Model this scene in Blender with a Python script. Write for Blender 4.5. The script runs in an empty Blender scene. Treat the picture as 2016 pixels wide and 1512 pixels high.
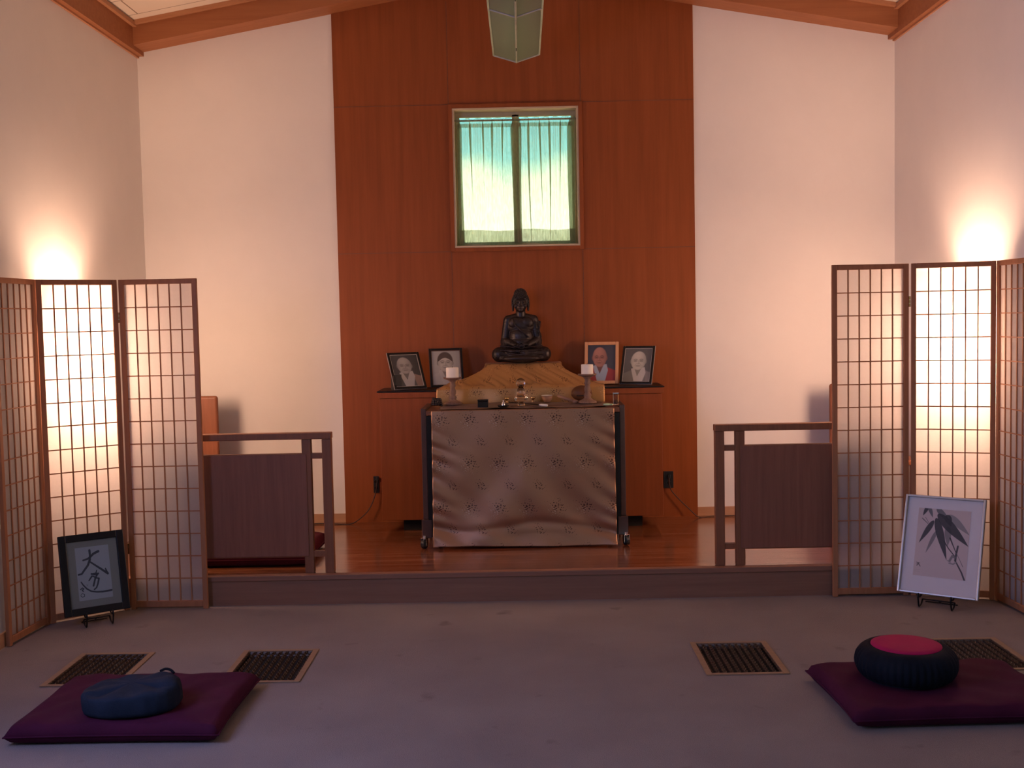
import bpy, bmesh, math, random
import numpy as np
from mathutils import Vector, Matrix, Euler
random.seed(7)
D = bpy.data
SC = bpy.context.scene
COL = SC.collection
PI = math.pi
rad = math.radians

# ------------------------------------------------------------------ camera
F_PX = 2200.0
EYE = Vector((0, 0, 1.53))
PITCH = math.atan(131 / F_PX)
YAW = math.atan(22 / F_PX)
ROLL = -rad(1.17)
cam_d = D.cameras.new('camera'); cam = D.objects.new('camera', cam_d); COL.objects.link(cam)
cam_d.sensor_width = 36; cam_d.lens = 36 * F_PX / 2016; cam_d.clip_start = 0.05
CAM_M = Matrix.Rotation(YAW, 4, 'Z') @ Matrix.Rotation(PI / 2 - PITCH, 4, 'X') @ Matrix.Rotation(ROLL, 4, 'Z')
cam.matrix_world = Matrix.Translation(EYE) @ CAM_M
SC.camera = cam

def at(px, py, Y=None, Z=None, X=None):
    """world point seen at a photo position, on a plane of given Y, Z or X"""
    d = CAM_M.to_3x3() @ Vector(((px - 1008) / F_PX, -(py - 756) / F_PX, -1))
    if Y is not None: t = Y / d.y
    elif Z is not None: t = (Z - EYE.z) / d.z
    else: t = X / d.x
    return EYE + d * t

# ------------------------------------------------------------------ view, world, lights
SC.view_settings.view_transform = 'Standard'
SC.view_settings.look = 'None'
SC.view_settings.gamma = 1
SC.view_settings.use_curve_mapping = False
SC.view_settings.exposure = 1.7

def build_world():
    w = D.worlds.new('World'); SC.world = w; w.use_nodes = True
    nt = w.node_tree; nt.nodes.clear()
    out = nt.nodes.new('ShaderNodeOutputWorld'); bg = nt.nodes.new('ShaderNodeBackground')
    tc = nt.nodes.new('ShaderNodeTexCoord'); sp = nt.nodes.new('ShaderNodeSeparateXYZ')
    ns = nt.nodes.new('ShaderNodeTexNoise'); ns.inputs['Scale'].default_value = 26; ns.inputs['Detail'].default_value = 4
    ma = nt.nodes.new('ShaderNodeMath'); ma.operation = 'MULTIPLY_ADD'; ma.inputs[1].default_value = 0.05; ma.inputs[2].default_value = -0.025
    ad = nt.nodes.new('ShaderNodeMath'); ad.operation = 'ADD'
    mr = nt.nodes.new('ShaderNodeMapRange'); mr.inputs['From Min'].default_value = 0.03; mr.inputs['From Max'].default_value = 0.24
    cr = nt.nodes.new('ShaderNodeValToRGB')
    e = cr.color_ramp.elements
    e[0].position = 0.0; e[0].color = (0.32, 0.36, 0.14, 1)
    e[1].position = 1.0; e[1].color = (0.10, 0.30, 0.22, 1)
    for p, c in ((0.10, (0.75, 0.8, 0.42, 1)), (0.22, (1, 1, 0.8, 1)), (0.42, (0.85, 1, 0.72, 1)), (0.55, (0.25, 0.62, 0.62, 1)), (0.72, (0.14, 0.48, 0.55, 1)), (0.86, (0.16, 0.42, 0.33, 1))):
        k = e.new(p); k.color = c
    nt.links.new(tc.outputs['Generated'], sp.inputs[0]); nt.links.new(tc.outputs['Generated'], ns.inputs['Vector'])
    nt.links.new(ns.outputs['Fac'], ma.inputs[0]); nt.links.new(sp.outputs['Z'], ad.inputs[0]); nt.links.new(ma.outputs[0], ad.inputs[1])
    nt.links.new(ad.outputs[0], mr.inputs['Value']); nt.links.new(mr.outputs[0], cr.inputs['Fac'])
    nt.links.new(cr.outputs[0], bg.inputs['Color']); bg.inputs['Strength'].default_value = 0.95
    nt.links.new(bg.outputs[0], out.inputs['Surface'])
build_world()

def area(name, loc, target, sx, sy, color, power):
    l = D.lights.new(name, 'AREA'); l.shape = 'RECTANGLE'; l.size = sx; l.size_y = sy; l.color = color; l.energy = power
    o = D.objects.new(name, l); COL.objects.link(o); o.location = loc
    o.rotation_euler = (Vector(target) - Vector(loc)).to_track_quat('-Z', 'Y').to_euler()
    return o
# rear window daylight; unseen side window added to put blue light on the floor
REAR = -2.6
area('daylight_rear_window', (1.4, REAR + 0.02, 1.75), (1.4, 5, 1.2), 1.3, 1.2, (0.55, 0.66, 1.0), 3)
area('added_side_light', (-2.515, 2.6, 1.75), (1.0, 3.2, 0.0), 1.5, 1.2, (0.38, 0.42, 1.0), 19)
BULB = 20.0          # watts of each bulb behind the screens
SHADE = 12.0
WARM = (1.0, 0.60, 0.41)

# ------------------------------------------------------------------ materials
MATS = {}
def newmat(name):
    m = D.materials.new(name); m.use_nodes = True; m.node_tree.nodes.clear()
    out = m.node_tree.nodes.new('ShaderNodeOutputMaterial')
    MATS[name] = m
    return m, m.node_tree, out
def N(nt, t, **kw):
    n = nt.nodes.new(t)
    for k, v in kw.items():
        if k in n.inputs: n.inputs[k].default_value = v
        else: setattr(n, k, v)
    return n
def c4(c): return (c[0], c[1], c[2], 1)
def pmat(name, color, rough=0.6, metal=0.0, var=0.12, nscale=8.0, bump=0.0, bscale=60.0, stretch=(1, 1, 1), sheen=0.0, spec=0.5, color2=None, coat=0.0):
    """principled with object-space noise variation and bump"""
    m, nt, out = newmat(name)
    p = N(nt, 'ShaderNodeBsdfPrincipled', Roughness=rough, Metallic=metal)
    p.inputs['Specular IOR Level'].default_value = spec
    p.inputs['Sheen Weight'].default_value = sheen
    p.inputs['Coat Weight'].default_value = coat
    tc = N(nt, 'ShaderNodeTexCoord'); mp = N(nt, 'ShaderNodeMapping', Scale=stretch)
    nt.links.new(tc.outputs['Object'], mp.inputs['Vector'])
    ns = N(nt, 'ShaderNodeTexNoise', Scale=nscale, Detail=6.0, Roughness=0.6)
    nt.links.new(mp.outputs[0], ns.inputs['Vector'])
    mx = N(nt, 'ShaderNodeMix', data_type='RGBA')
    c2 = color2 or tuple(max(0, c * (1 - 2 * var)) for c in color)
    mx.inputs[6].default_value = c4(c2); mx.inputs[7].default_value = c4(color if color2 else tuple(c * (1 + var) for c in color))
    cr = N(nt, 'ShaderNodeMapRange'); cr.inputs['From Min'].default_value = 0.3; cr.inputs['From Max'].default_value = 0.7
    nt.links.new(ns.outputs['Fac'], cr.inputs['Value']); nt.links.new(cr.outputs[0], mx.inputs[0])
    nt.links.new(mx.outputs[2], p.inputs['Base Color'])
    if bump:
        n2 = N(nt, 'ShaderNodeTexNoise', Scale=bscale, Detail=4.0)
        nt.links.new(mp.outputs[0], n2.inputs['Vector'])
        b = N(nt, 'ShaderNodeBump', Strength=bump, Distance=0.01)
        nt.links.new(n2.outputs['Fac'], b.inputs['Height']); nt.links.new(b.outputs[0], p.inputs['Normal'])
    nt.links.new(p.outputs[0], out.inputs['Surface'])
    return m
def wood(name, c1, c2, axis='Z', rough=0.45, scale=9.0, coat=0.0):
    st = {'X': (0.05, 1, 1), 'Y': (1, 0.05, 1), 'Z': (1, 1, 0.05)}[axis]
    st = tuple(s * 4 for s in st)
    return pmat(name, c2, rough, color2=c1, nscale=scale, stretch=st, bump=0.06, bscale=50, coat=coat, spec=0.2)

wood('wall_veneer', (0.225, 0.060, 0.016), (0.285, 0.078, 0.021), 'Z', 0.5, 7)
wood('cabinet_veneer', (0.21, 0.052, 0.014), (0.26, 0.068, 0.018), 'Z', 0.45, 7)
wood('beam_wood', (0.30, 0.11, 0.045), (0.37, 0.145, 0.06), 'X', 0.55, 8)
wood('trim_wood', (0.40, 0.18, 0.09), (0.46, 0.22, 0.11), 'X', 0.5, 8)
wood('rail_wood', (0.22, 0.085, 0.042), (0.28, 0.11, 0.052), 'Z', 0.42, 10)
wood('rail_panel_wood', (0.22, 0.085, 0.052), (0.27, 0.11, 0.066), 'Z', 0.55, 14)
wood('riser_wood', (0.24, 0.115, 0.07), (0.30, 0.145, 0.088), 'X', 0.6, 10)
wood('screen_wood', (0.34, 0.14, 0.065), (0.42, 0.18, 0.085), 'Z', 0.5, 12)
wood('chair_wood', (0.22, 0.08, 0.04), (0.28, 0.10, 0.05), 'Z', 0.35, 12)
wood('pale_frame_wood', (0.6, 0.3, 0.14), (0.68, 0.36, 0.18), 'Z', 0.4, 20)
wood('holder_wood', (0.15, 0.08, 0.055), (0.27, 0.16, 0.11), 'Z', 0.5, 30)
wood('table_wood', (0.12, 0.05, 0.03), (0.2, 0.085, 0.045), 'X', 0.35, 14)
wood('baseboard_wood', (0.42, 0.23, 0.13), (0.5, 0.28, 0.16), 'X', 0.5, 8)
wood('vent_frame_wood', (0.26, 0.16, 0.09), (0.34, 0.21, 0.12), 'X', 0.5, 20)
pmat('wall_paint', (0.74, 0.70, 0.655), 0.85, var=0.015, nscale=3, bump=0.05, bscale=220)
pmat('black_lacquer', (0.010, 0.008, 0.007), 0.35, var=0.1, spec=0.25)
pmat('black_iron', (0.012, 0.012, 0.014), 0.45, metal=0.6)
pmat('black_plastic', (0.01, 0.009, 0.009), 0.4)
pmat('cord_brown', (0.05, 0.018, 0.01), 0.5)
pmat('chrome', (0.75, 0.75, 0.75), 0.18, metal=1.0, var=0.02)
pmat('brass', (0.65, 0.42, 0.18), 0.25, metal=1.0, var=0.05)
pmat('wax', (0.80, 0.74, 0.64), 0.5, var=0.02)
pmat('wick', (0.02, 0.02, 0.02), 0.9)
pmat('statue_bronze', (0.026, 0.016, 0.015), 0.40, var=0.25, nscale=18, bump=0.12, bscale=90, metal=0.3)
pmat('statue_hair', (0.017, 0.011, 0.011), 0.42, var=0.2, nscale=40)
pmat('mat_purple', (0.068, 0.009, 0.030), 0.85, var=0.1, nscale=6, spec=0.12, bump=0.15, bscale=300)
pmat('mat_maroon', (0.075, 0.008, 0.016), 0.85, var=0.1, nscale=6, spec=0.12, bump=0.15, bscale=300)
pmat('zafu_black', (0.009, 0.011, 0.017), 0.8, var=0.2, spec=0.12, bump=0.15, bscale=300)
pmat('zafu_blue', (0.018, 0.026, 0.043), 0.85, var=0.15, spec=0.12, bump=0.2, bscale=260)
pmat('zafu_magenta', (0.42, 0.012, 0.085), 0.75, var=0.06, spec=0.12, bump=0.1, bscale=300)
pmat('black_mount', (0.02, 0.02, 0.018), 0.6)
pmat('sage_mat', (0.30, 0.27, 0.20), 0.8, var=0.03)
pmat('white_mat', (0.62, 0.6, 0.66), 0.8, var=0.02)
pmat('silver_frame', (0.5, 0.46, 0.42), 0.35, metal=0.5, var=0.05)
pmat('frame_backing', (0.1, 0.06, 0.04), 0.9)
pmat('dark_well', (0.012, 0.009, 0.008), 0.9)
pmat('grille_brown', (0.11, 0.060, 0.032), 0.45, metal=0.3)
pmat('ceramic_brown', (0.12, 0.045, 0.018), 0.5, spec=0.25)
pmat('ceramic_tan', (0.33, 0.17, 0.10), 0.5)
pmat('pale_green', (0.45, 0.6, 0.35), 0.35)
pmat('white_enamel', (0.75, 0.7, 0.62), 0.5)
pmat('grey_side', (0.075, 0.036, 0.026), 0.3)
pmat('window_paint', (0.62, 0.5, 0.32), 0.5, var=0.04)
pmat('fixture_metal', (0.5, 0.48, 0.42), 0.4, metal=0.3)
pmat('shade_rim', (0.3, 0.2, 0.12), 0.5)

def carpet():
    m, nt, out = newmat('carpet')
    p = N(nt, 'ShaderNodeBsdfPrincipled', Roughness=0.95); p.inputs['Specular IOR Level'].default_value = 0.1
    tc = N(nt, 'ShaderNodeTexCoord')
    n1 = N(nt, 'ShaderNodeTexNoise', Scale=2.2, Detail=6.0); n2 = N(nt, 'ShaderNodeTexNoise', Scale=340.0, Detail=2.0); n3 = N(nt, 'ShaderNodeTexNoise', Scale=5.5, Detail=3.0)
    for n in (n1, n2, n3): nt.links.new(tc.outputs['Object'], n.inputs['Vector'])
    r = N(nt, 'ShaderNodeValToRGB'); e = r.color_ramp.elements
    e[0].position = 0.3; e[0].color = (0.25, 0.205, 0.185, 1); e[1].position = 0.7; e[1].color = (0.295, 0.245, 0.22, 1)
    nt.links.new(n1.outputs['Fac'], r.inputs['Fac'])
    s = N(nt, 'ShaderNodeMapRange'); s.inputs['From Min'].default_value = 0.66; s.inputs['From Max'].default_value = 0.76
    nt.links.new(n3.outputs['Fac'], s.inputs['Value'])
    mx = N(nt, 'ShaderNodeMix', data_type='RGBA'); mx.inputs[7].default_value = (0.20, 0.155, 0.14, 1)
    nt.links.new(s.outputs[0], mx.inputs[0]); nt.links.new(r.outputs[0], mx.inputs[6])
    m2 = N(nt, 'ShaderNodeMix', data_type='RGBA', blend_type='MULTIPLY'); m2.inputs[0].default_value = 0.5
    nt.links.new(mx.outputs[2], m2.inputs[6]); nt.links.new(n2.outputs['Fac'], m2.inputs[7])
    g = N(nt, 'ShaderNodeMix', data_type='RGBA', blend_type='MULTIPLY'); g.inputs[0].default_value = 1; g.inputs[7].default_value = (1.33, 1.33, 1.33, 1)
    nt.links.new(m2.outputs[2], g.inputs[6])
    nt.links.new(g.outputs[2], p.inputs['Base Color'])
    b = N(nt, 'ShaderNodeBump', Strength=0.5, Distance=0.006)
    nt.links.new(n2.outputs['Fac'], b.inputs['Height']); nt.links.new(b.outputs[0], p.inputs['Normal'])
    nt.links.new(p.outputs[0], out.inputs['Surface'])
carpet()

def brick_mat(name, c1, c2, mortar, bw, bh, ms, rough, spec=0.5, coat=0.0, grain=False):
    m, nt, out = newmat(name)
    p = N(nt, 'ShaderNodeBsdfPrincipled', Roughness=rough); p.inputs['Specular IOR Level'].default_value = spec; p.inputs['Coat Weight'].default_value = coat
    p.inputs['Coat Roughness'].default_value = 0.16
    tc = N(nt, 'ShaderNodeTexCoord')
    b = N(nt, 'ShaderNodeTexBrick', Scale=1.0); b.inputs['Brick Width'].default_value = bw; b.inputs['Row Height'].default_value = bh
    b.inputs['Mortar Size'].default_value = ms; b.inputs['Mortar Smooth'].default_value = 0.1
    b.inputs['Color1'].default_value = c4(c1); b.inputs['Color2'].default_value = c4(c2); b.inputs['Mortar'].default_value = c4(mortar)
    nt.links.new(tc.outputs['Object'], b.inputs['Vector'])
    last = b.outputs['Color']
    if grain:
        mp = N(nt, 'ShaderNodeMapping', Scale=(1.2, 22, 1)); ns = N(nt, 'ShaderNodeTexNoise', Scale=2.0, Detail=5.0)
        nt.links.new(tc.outputs['Object'], mp.inputs['Vector']); nt.links.new(mp.outputs[0], ns.inputs['Vector'])
        cr = N(nt, 'ShaderNodeMapRange'); cr.inputs['From Min'].default_value = 0.3; cr.inputs['From Max'].default_value = 0.7; cr.inputs['To Min'].default_value = 0.35; cr.inputs['To Max'].default_value = 1.45
        nt.links.new(ns.outputs['Fac'], cr.inputs['Value'])
        mx = N(nt, 'ShaderNodeMix', data_type='RGBA', blend_type='MULTIPLY'); mx.inputs[0].default_value = 1
        nt.links.new(last, mx.inputs[6]); nt.links.new(cr.outputs[0], mx.inputs[7]); last = mx.outputs[2]
    nt.links.new(last, p.inputs['Base Color']); nt.links.new(p.outputs[0], out.inputs['Surface'])
brick_mat('plank_floor', (0.17, 0.052, 0.022), (0.30, 0.105, 0.042), (0.03, 0.01, 0.006), 0.95, 0.057, 0.0022, 0.22, coat=0.7, grain=True)
brick_mat('ceiling_tile', (0.72, 0.62, 0.50), (0.70, 0.60, 0.48), (0.25, 0.18, 0.12), 1.2, 0.3, 0.004, 0.9)

def paper():
    m, nt, out = newmat('shoji_paper')
    d = N(nt, 'ShaderNodeBsdfDiffuse', Color=(0.46, 0.44, 0.43, 1)); t = N(nt, 'ShaderNodeBsdfTranslucent', Color=(0.85, 0.80, 0.77, 1))
    mx = N(nt, 'ShaderNodeMixShader'); mx.inputs[0].default_value = 0.55
    tc = N(nt, 'ShaderNodeTexCoord'); ns = N(nt, 'ShaderNodeTexNoise', Scale=90.0, Detail=4.0)
    mp = N(nt, 'ShaderNodeMapRange'); mp.inputs['To Min'].default_value = 0.48; mp.inputs['To Max'].default_value = 0.62
    nt.links.new(tc.outputs['Object'], ns.inputs['Vector']); nt.links.new(ns.outputs['Fac'], mp.inputs['Value']); nt.links.new(mp.outputs[0], mx.inputs[0])
    nt.links.new(d.outputs[0], mx.inputs[1]); nt.links.new(t.outputs[0], mx.inputs[2])
    tr = N(nt, 'ShaderNodeBsdfTransparent', Color=(0.95, 0.92, 0.9, 1)); m2 = N(nt, 'ShaderNodeMixShader'); m2.inputs[0].default_value = 0.05
    nt.links.new(mx.outputs[0], m2.inputs[1]); nt.links.new(tr.outputs[0], m2.inputs[2])
    nt.links.new(m2.outputs[0], out.inputs['Surface'])
paper()

def curtain_mat():
    m, nt, out = newmat('curtain_cloth')
    d = N(nt, 'ShaderNodeBsdfDiffuse', Color=(0.42, 0.40, 0.28, 1)); t = N(nt, 'ShaderNodeBsdfTranslucent', Color=(0.62, 0.64, 0.48, 1))
    tr = N(nt, 'ShaderNodeBsdfTransparent', Color=(0.86, 0.9, 0.78, 1))
    mx = N(nt, 'ShaderNodeMixShader'); mx.inputs[0].default_value = 0.6
    nt.links.new(d.outputs[0], mx.inputs[1]); nt.links.new(t.outputs[0], mx.inputs[2])
    tc = N(nt, 'ShaderNodeTexCoord'); mp = N(nt, 'ShaderNodeMapping', Scale=(3, 3, 0.6)); ns = N(nt, 'ShaderNodeTexNoise', Scale=40.0, Detail=5.0)
    nt.links.new(tc.outputs['Object'], mp.inputs['Vector']); nt.links.new(mp.outputs[0], ns.inputs['Vector'])
    mr = N(nt, 'ShaderNodeMapRange'); mr.inputs['From Min'].default_value = 0.3; mr.inputs['From Max'].default_value = 0.7; mr.inputs['To Min'].default_value = 0.36; mr.inputs['To Max'].default_value = 0.56
    nt.links.new(ns.outputs['Fac'], mr.inputs['Value'])
    lw = N(nt, 'ShaderNodeLayerWeight', Blend=0.5); iv = N(nt, 'ShaderNodeMath', operation='SUBTRACT'); iv.inputs[0].default_value = 1.0; nt.links.new(lw.outputs['Facing'], iv.inputs[1])
    ml = N(nt, 'ShaderNodeMath', operation='MULTIPLY'); nt.links.new(iv.outputs[0], ml.inputs[0]); nt.links.new(mr.outputs[0], ml.inputs[1])
    m2 = N(nt, 'ShaderNodeMixShader'); nt.links.new(ml.outputs[0], m2.inputs[0])
    nt.links.new(mx.outputs[0], m2.inputs[1]); nt.links.new(tr.outputs[0], m2.inputs[2])
    nt.links.new(m2.outputs[0], out.inputs['Surface'])
curtain_mat()

def glass_thin(name, tint=(1, 1, 1), refl=0.06, rough=0.02):
    m, nt, out = newmat(name)
    t = N(nt, 'ShaderNodeBsdfTransparent', Color=c4(tint)); g = N(nt, 'ShaderNodeBsdfGlossy', Roughness=rough)
    f = N(nt, 'ShaderNodeFresnel', IOR=1.45); mx = N(nt, 'ShaderNodeMixShader')
    nt.links.new(f.outputs[0], mx.inputs[0]); nt.links.new(t.outputs[0], mx.inputs[1]); nt.links.new(g.outputs[0], mx.inputs[2])
    nt.links.new(mx.outputs[0], out.inputs['Surface'])
glass_thin('pane_glass')
def solid_glass(name, col, rough=0.03):
    m, nt, out = newmat(name)
    p = N(nt, 'ShaderNodeBsdfPrincipled', Roughness=rough); p.inputs['Base Color'].default_value = c4(col)
    p.inputs['Transmission Weight'].default_value = 1.0; p.inputs['IOR'].default_value = 1.45
    nt.links.new(p.outputs[0], out.inputs['Surface'])
solid_glass('crystal', (0.95, 0.9, 0.8))
solid_glass('clear_acrylic', (0.85, 0.9, 0.82))
def frosted():
    m, nt, out = newmat('frosted_glass')
    d = N(nt, 'ShaderNodeBsdfPrincipled', Roughness=0.35); d.inputs['Base Color'].default_value = (0.30, 0.33, 0.25, 1)
    t = N(nt, 'ShaderNodeBsdfTranslucent', Color=(0.4, 0.48, 0.36, 1)); mx = N(nt, 'ShaderNodeMixShader'); mx.inputs[0].default_value = 0.4
    tc = N(nt, 'ShaderNodeTexCoord'); ns = N(nt, 'ShaderNodeTexNoise', Scale=3.0, Detail=3.0)
    nt.links.new(tc.outputs['Object'], ns.inputs['Vector'])
    mr = N(nt, 'ShaderNodeMapRange'); mr.inputs['To Min'].default_value = 0.3; mr.inputs['To Max'].default_value = 0.5
    nt.links.new(ns.outputs['Fac'], mr.inputs['Value']); nt.links.new(mr.outputs[0], mx.inputs[0])
    nt.links.new(d.outputs[0], mx.inputs[1]); nt.links.new(t.outputs[0], mx.inputs[2]); nt.links.new(mx.outputs[0], out.inputs['Surface'])
frosted()
def emis(name, col, strength):
    m, nt, out = newmat(name)
    e = N(nt, 'ShaderNodeEmission', Strength=strength); e.inputs['Color'].default_value = c4(col)
    nt.links.new(e.outputs[0], out.inputs['Surface'])
emis('glowing_shade', WARM, SHADE)
def vcol_mat(name, rough=0.6):
    m, nt, out = newmat(name)
    p = N(nt, 'ShaderNodeBsdfPrincipled', Roughness=rough); a = N(nt, 'ShaderNodeVertexColor', layer_name='ink')
    nt.links.new(a.outputs['Color'], p.inputs['Base Color']); nt.links.new(p.outputs[0], out.inputs['Surface'])
vcol_mat('printed_picture')

def brocade(name, base, dark, light, rough=0.36, px=0.171, py=0.27, rough2=0.3):
    m, nt, out = newmat(name); L = nt.links.new
    p = N(nt, 'ShaderNodeBsdfPrincipled', Roughness=rough, Metallic=0.55); p.inputs['Sheen Weight'].default_value = 0.05
    uv = N(nt, 'ShaderNodeUVMap')
    def sprig(off, rx, ry, vs, thr, seed):
        mp = N(nt, 'ShaderNodeMapping', Scale=(1 / px, 1 / py, 1), Location=(off[0], off[1], 0)); L(uv.outputs[0], mp.inputs['Vector'])
        fr = N(nt, 'ShaderNodeVectorMath', operation='FRACTION'); L(mp.outputs[0], fr.inputs[0])
        sb = N(nt, 'ShaderNodeVectorMath', operation='SUBTRACT'); sb.inputs[1].default_value = (0.5, 0.5, 0); L(fr.outputs[0], sb.inputs[0])
        sc = N(nt, 'ShaderNodeVectorMath', operation='MULTIPLY'); sc.inputs[1].default_value = (1, py / px, 0); L(sb.outputs[0], sc.inputs[0])
        rt = N(nt, 'ShaderNodeMapping', Rotation=(0, 0, rad(40))); L(sc.outputs[0], rt.inputs['Vector'])
        m2 = N(nt, 'ShaderNodeVectorMath', operation='MULTIPLY'); m2.inputs[1].default_value = (1 / rx, 1 / ry, 0); L(rt.outputs[0], m2.inputs[0])
        ln = N(nt, 'ShaderNodeVectorMath', operation='LENGTH'); L(m2.outputs[0], ln.inputs[0])
        o = N(nt, 'ShaderNodeVectorMath', operation='ADD'); o.inputs[1].default_value = (seed, seed * 1.7, 0); L(sc.outputs[0], o.inputs[0])
        sq = N(nt, 'ShaderNodeMapping', Scale=(1, 1.5, 1), Rotation=(0, 0, rad(-35))); L(o.outputs[0], sq.inputs['Vector'])
        ns = N(nt, 'ShaderNodeTexNoise', noise_dimensions='2D', Scale=vs * 0.55, Detail=3.0); L(sq.outputs[0], ns.inputs['Vector'])
        vo = N(nt, 'ShaderNodeTexVoronoi', voronoi_dimensions='2D', Scale=vs); L(sq.outputs[0], vo.inputs['Vector'])
        mm = N(nt, 'ShaderNodeMath', operation='MULTIPLY_ADD'); mm.inputs[1].default_value = 0.29; L(ln.outputs['Value'], mm.inputs[0]); L(vo.outputs['Distance'], mm.inputs[2])
        m3 = N(nt, 'ShaderNodeMath', operation='MULTIPLY_ADD'); m3.inputs[1].default_value = -0.5; L(ns.outputs['Fac'], m3.inputs[0]); L(mm.outputs[0], m3.inputs[2])
        lt = N(nt, 'ShaderNodeMapRange'); lt.inputs['From Min'].default_value = thr; lt.inputs['From Max'].default_value = thr - 0.09; L(m3.outputs[0], lt.inputs['Value'])
        return lt.outputs[0]
    a = sprig((0.0, 0.0), 0.42, 0.30, 10.0, 0.12, 3.1)
    b = sprig((0.6, 0.5), 0.34, 0.22, 11.0, 0.09, 7.7)
    c = sprig((0.12, 0.1), 0.40, 0.26, 11.0, 0.06, 12.3)
    mxm = N(nt, 'ShaderNodeMath', operation='MAXIMUM'); L(a, mxm.inputs[0]); L(b, mxm.inputs[1])
    x1 = N(nt, 'ShaderNodeMix', data_type='RGBA'); x1.inputs[6].default_value = c4(base); x1.inputs[7].default_value = c4(light); L(c, x1.inputs[0])
    x2 = N(nt, 'ShaderNodeMix', data_type='RGBA'); x2.inputs[7].default_value = c4(dark); L(x1.outputs[2], x2.inputs[6]); L(mxm.outputs[0], x2.inputs[0])
    L(x2.outputs[2], p.inputs['Base Color'])
    ww = N(nt, 'ShaderNodeMapping', Scale=(900, 900, 1)); L(uv.outputs[0], ww.inputs['Vector'])
    nn = N(nt, 'ShaderNodeTexNoise', Scale=1.0); L(ww.outputs[0], nn.inputs['Vector'])
    bp = N(nt, 'ShaderNodeBump', Strength=0.25, Distance=0.002); L(nn.outputs['Fac'], bp.inputs['Height']); L(bp.outputs[0], p.inputs['Normal'])
    L(p.outputs[0], out.inputs['Surface'])
brocade('brocade_silver', (0.33, 0.178, 0.10), (0.06, 0.022, 0.012), (0.46, 0.33, 0.24))
brocade('brocade_dull', (0.16, 0.08, 0.03), (0.05, 0.02, 0.01), (0.25, 0.15, 0.07), px=0.17, py=0.2)
brocade('brocade_gold', (0.44, 0.235, 0.085), (0.09, 0.034, 0.012), (0.62, 0.40, 0.18), px=0.17, py=0.2)

# ------------------------------------------------------------------ mesh helpers
def B(): return bmesh.new()
def box(bm, c, s, M=None):
    m = Matrix.Translation(c) @ Matrix.Diagonal((s[0], s[1], s[2], 1))
    if M is not None: m = M @ m
    bmesh.ops.create_cube(bm, size=1, matrix=m)
def box2(bm, a, b):
    box(bm, [(a[i] + b[i]) / 2 for i in range(3)], [abs(b[i] - a[i]) for i in range(3)])
def ell(bm, c, r, seg=20, M=None):
    m = Matrix.Translation(c) @ Matrix.Diagonal((r[0], r[1], r[2], 1))
    if M is not None: m = Matrix.Translation(c) @ M @ Matrix.Diagonal((r[0], r[1], r[2], 1))
    bmesh.ops.create_uvsphere(bm, u_segments=seg, v_segments=max(8, seg * 2 // 3), radius=1, matrix=m)
def capsule(bm, a, b, r0, r1, n=9, flat=1.0):
    a = Vector(a); b = Vector(b)
    for i in range(n):
        t = i / (n - 1); r = r0 + (r1 - r0) * t
        ell(bm, a.lerp(b, t), (r, r, r * flat), 16)
def tube(bm, pts, r, seg=8, closed=False, radii=None):
    pts = [Vector(p) for p in pts]; rings = []
    n = len(pts)
    prev = None
    for i, p in enumerate(pts):
        if closed: t = pts[(i + 1) % n] - pts[i - 1]
        else: t = pts[min(i + 1, n - 1)] - pts[max(i - 1, 0)]
        t.normalize()
        if prev is None:
            u = t.orthogonal().normalized()
        else:
            u = (prev - t * prev.dot(t)).normalized()
        prev = u; v = t.cross(u)
        rr = radii[i] if radii else r
        rings.append([bm.verts.new(p + (u * math.cos(2 * PI * k / seg) + v * math.sin(2 * PI * k / seg)) * rr) for k in range(seg)])
    for i in range(n if closed else n - 1):
        A = rings[i]; Bq = rings[(i + 1) % n]
        for k in range(seg):
            bm.faces.new((A[k], A[(k + 1) % seg], Bq[(k + 1) % seg], Bq[k]))
    if not closed:
        bm.faces.new(rings[0][::-1]); bm.faces.new(rings[-1])
def lathe(bm, prof, seg=32, c=(0, 0, 0), wob=None, caps=True):
    rings = []
    for r, z in prof:
        ring = []
        for k in range(seg):
            a = 2 * PI * k / seg; rr = r if wob is None else wob(r, z, a)
            ring.append(bm.verts.new((c[0] + rr * math.cos(a), c[1] + rr * math.sin(a), c[2] + z)))
        rings.append(ring)
    for i in range(len(rings) - 1):
        for k in range(seg):
            bm.faces.new((rings[i][k], rings[i][(k + 1) % seg], rings[i + 1][(k + 1) % seg], rings[i + 1][k]))
    if caps:
        bm.faces.new(rings[0][::-1]); bm.faces.new(rings[-1])
def grid(bm, fn, nu, nv, uvfn=None):
    vs = [[bm.verts.new(fn(i / nu, j / nv)) for i in range(nu + 1)] for j in range(nv + 1)]
    lay = bm.loops.layers.uv.verify() if uvfn else None
    for j in range(nv):
        for i in range(nu):
            f = bm.faces.new((vs[j][i], vs[j][i + 1], vs[j + 1][i + 1], vs[j + 1][i]))
            f.smooth = True
            if uvfn:
                for l, (a, b) in zip(f.loops, ((i, j), (i + 1, j), (i + 1, j + 1), (i, j + 1))):
                    l[lay].uv = uvfn(a / nu, b / nv)
    return vs
def obj(name, bm, mat, parent=None, smooth=False, bevel=0, mods=(), seg=2):
    me = D.meshes.new(name)
    if smooth:
        for f in bm.faces: f.smooth = True
    bmesh.ops.recalc_face_normals(bm, faces=bm.faces) if len(bm.faces) < 60000 else None
    bm.to_mesh(me); bm.free()
    me.materials.append(MATS[mat])
    o = D.objects.new(name, me); COL.objects.link(o)
    if parent: o.parent = parent
    if bevel:
        b = o.modifiers.new('bevel', 'BEVEL'); b.width = bevel; b.segments = seg; b.limit_method = 'ANGLE'; b.angle_limit = rad(40)
    return o
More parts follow.
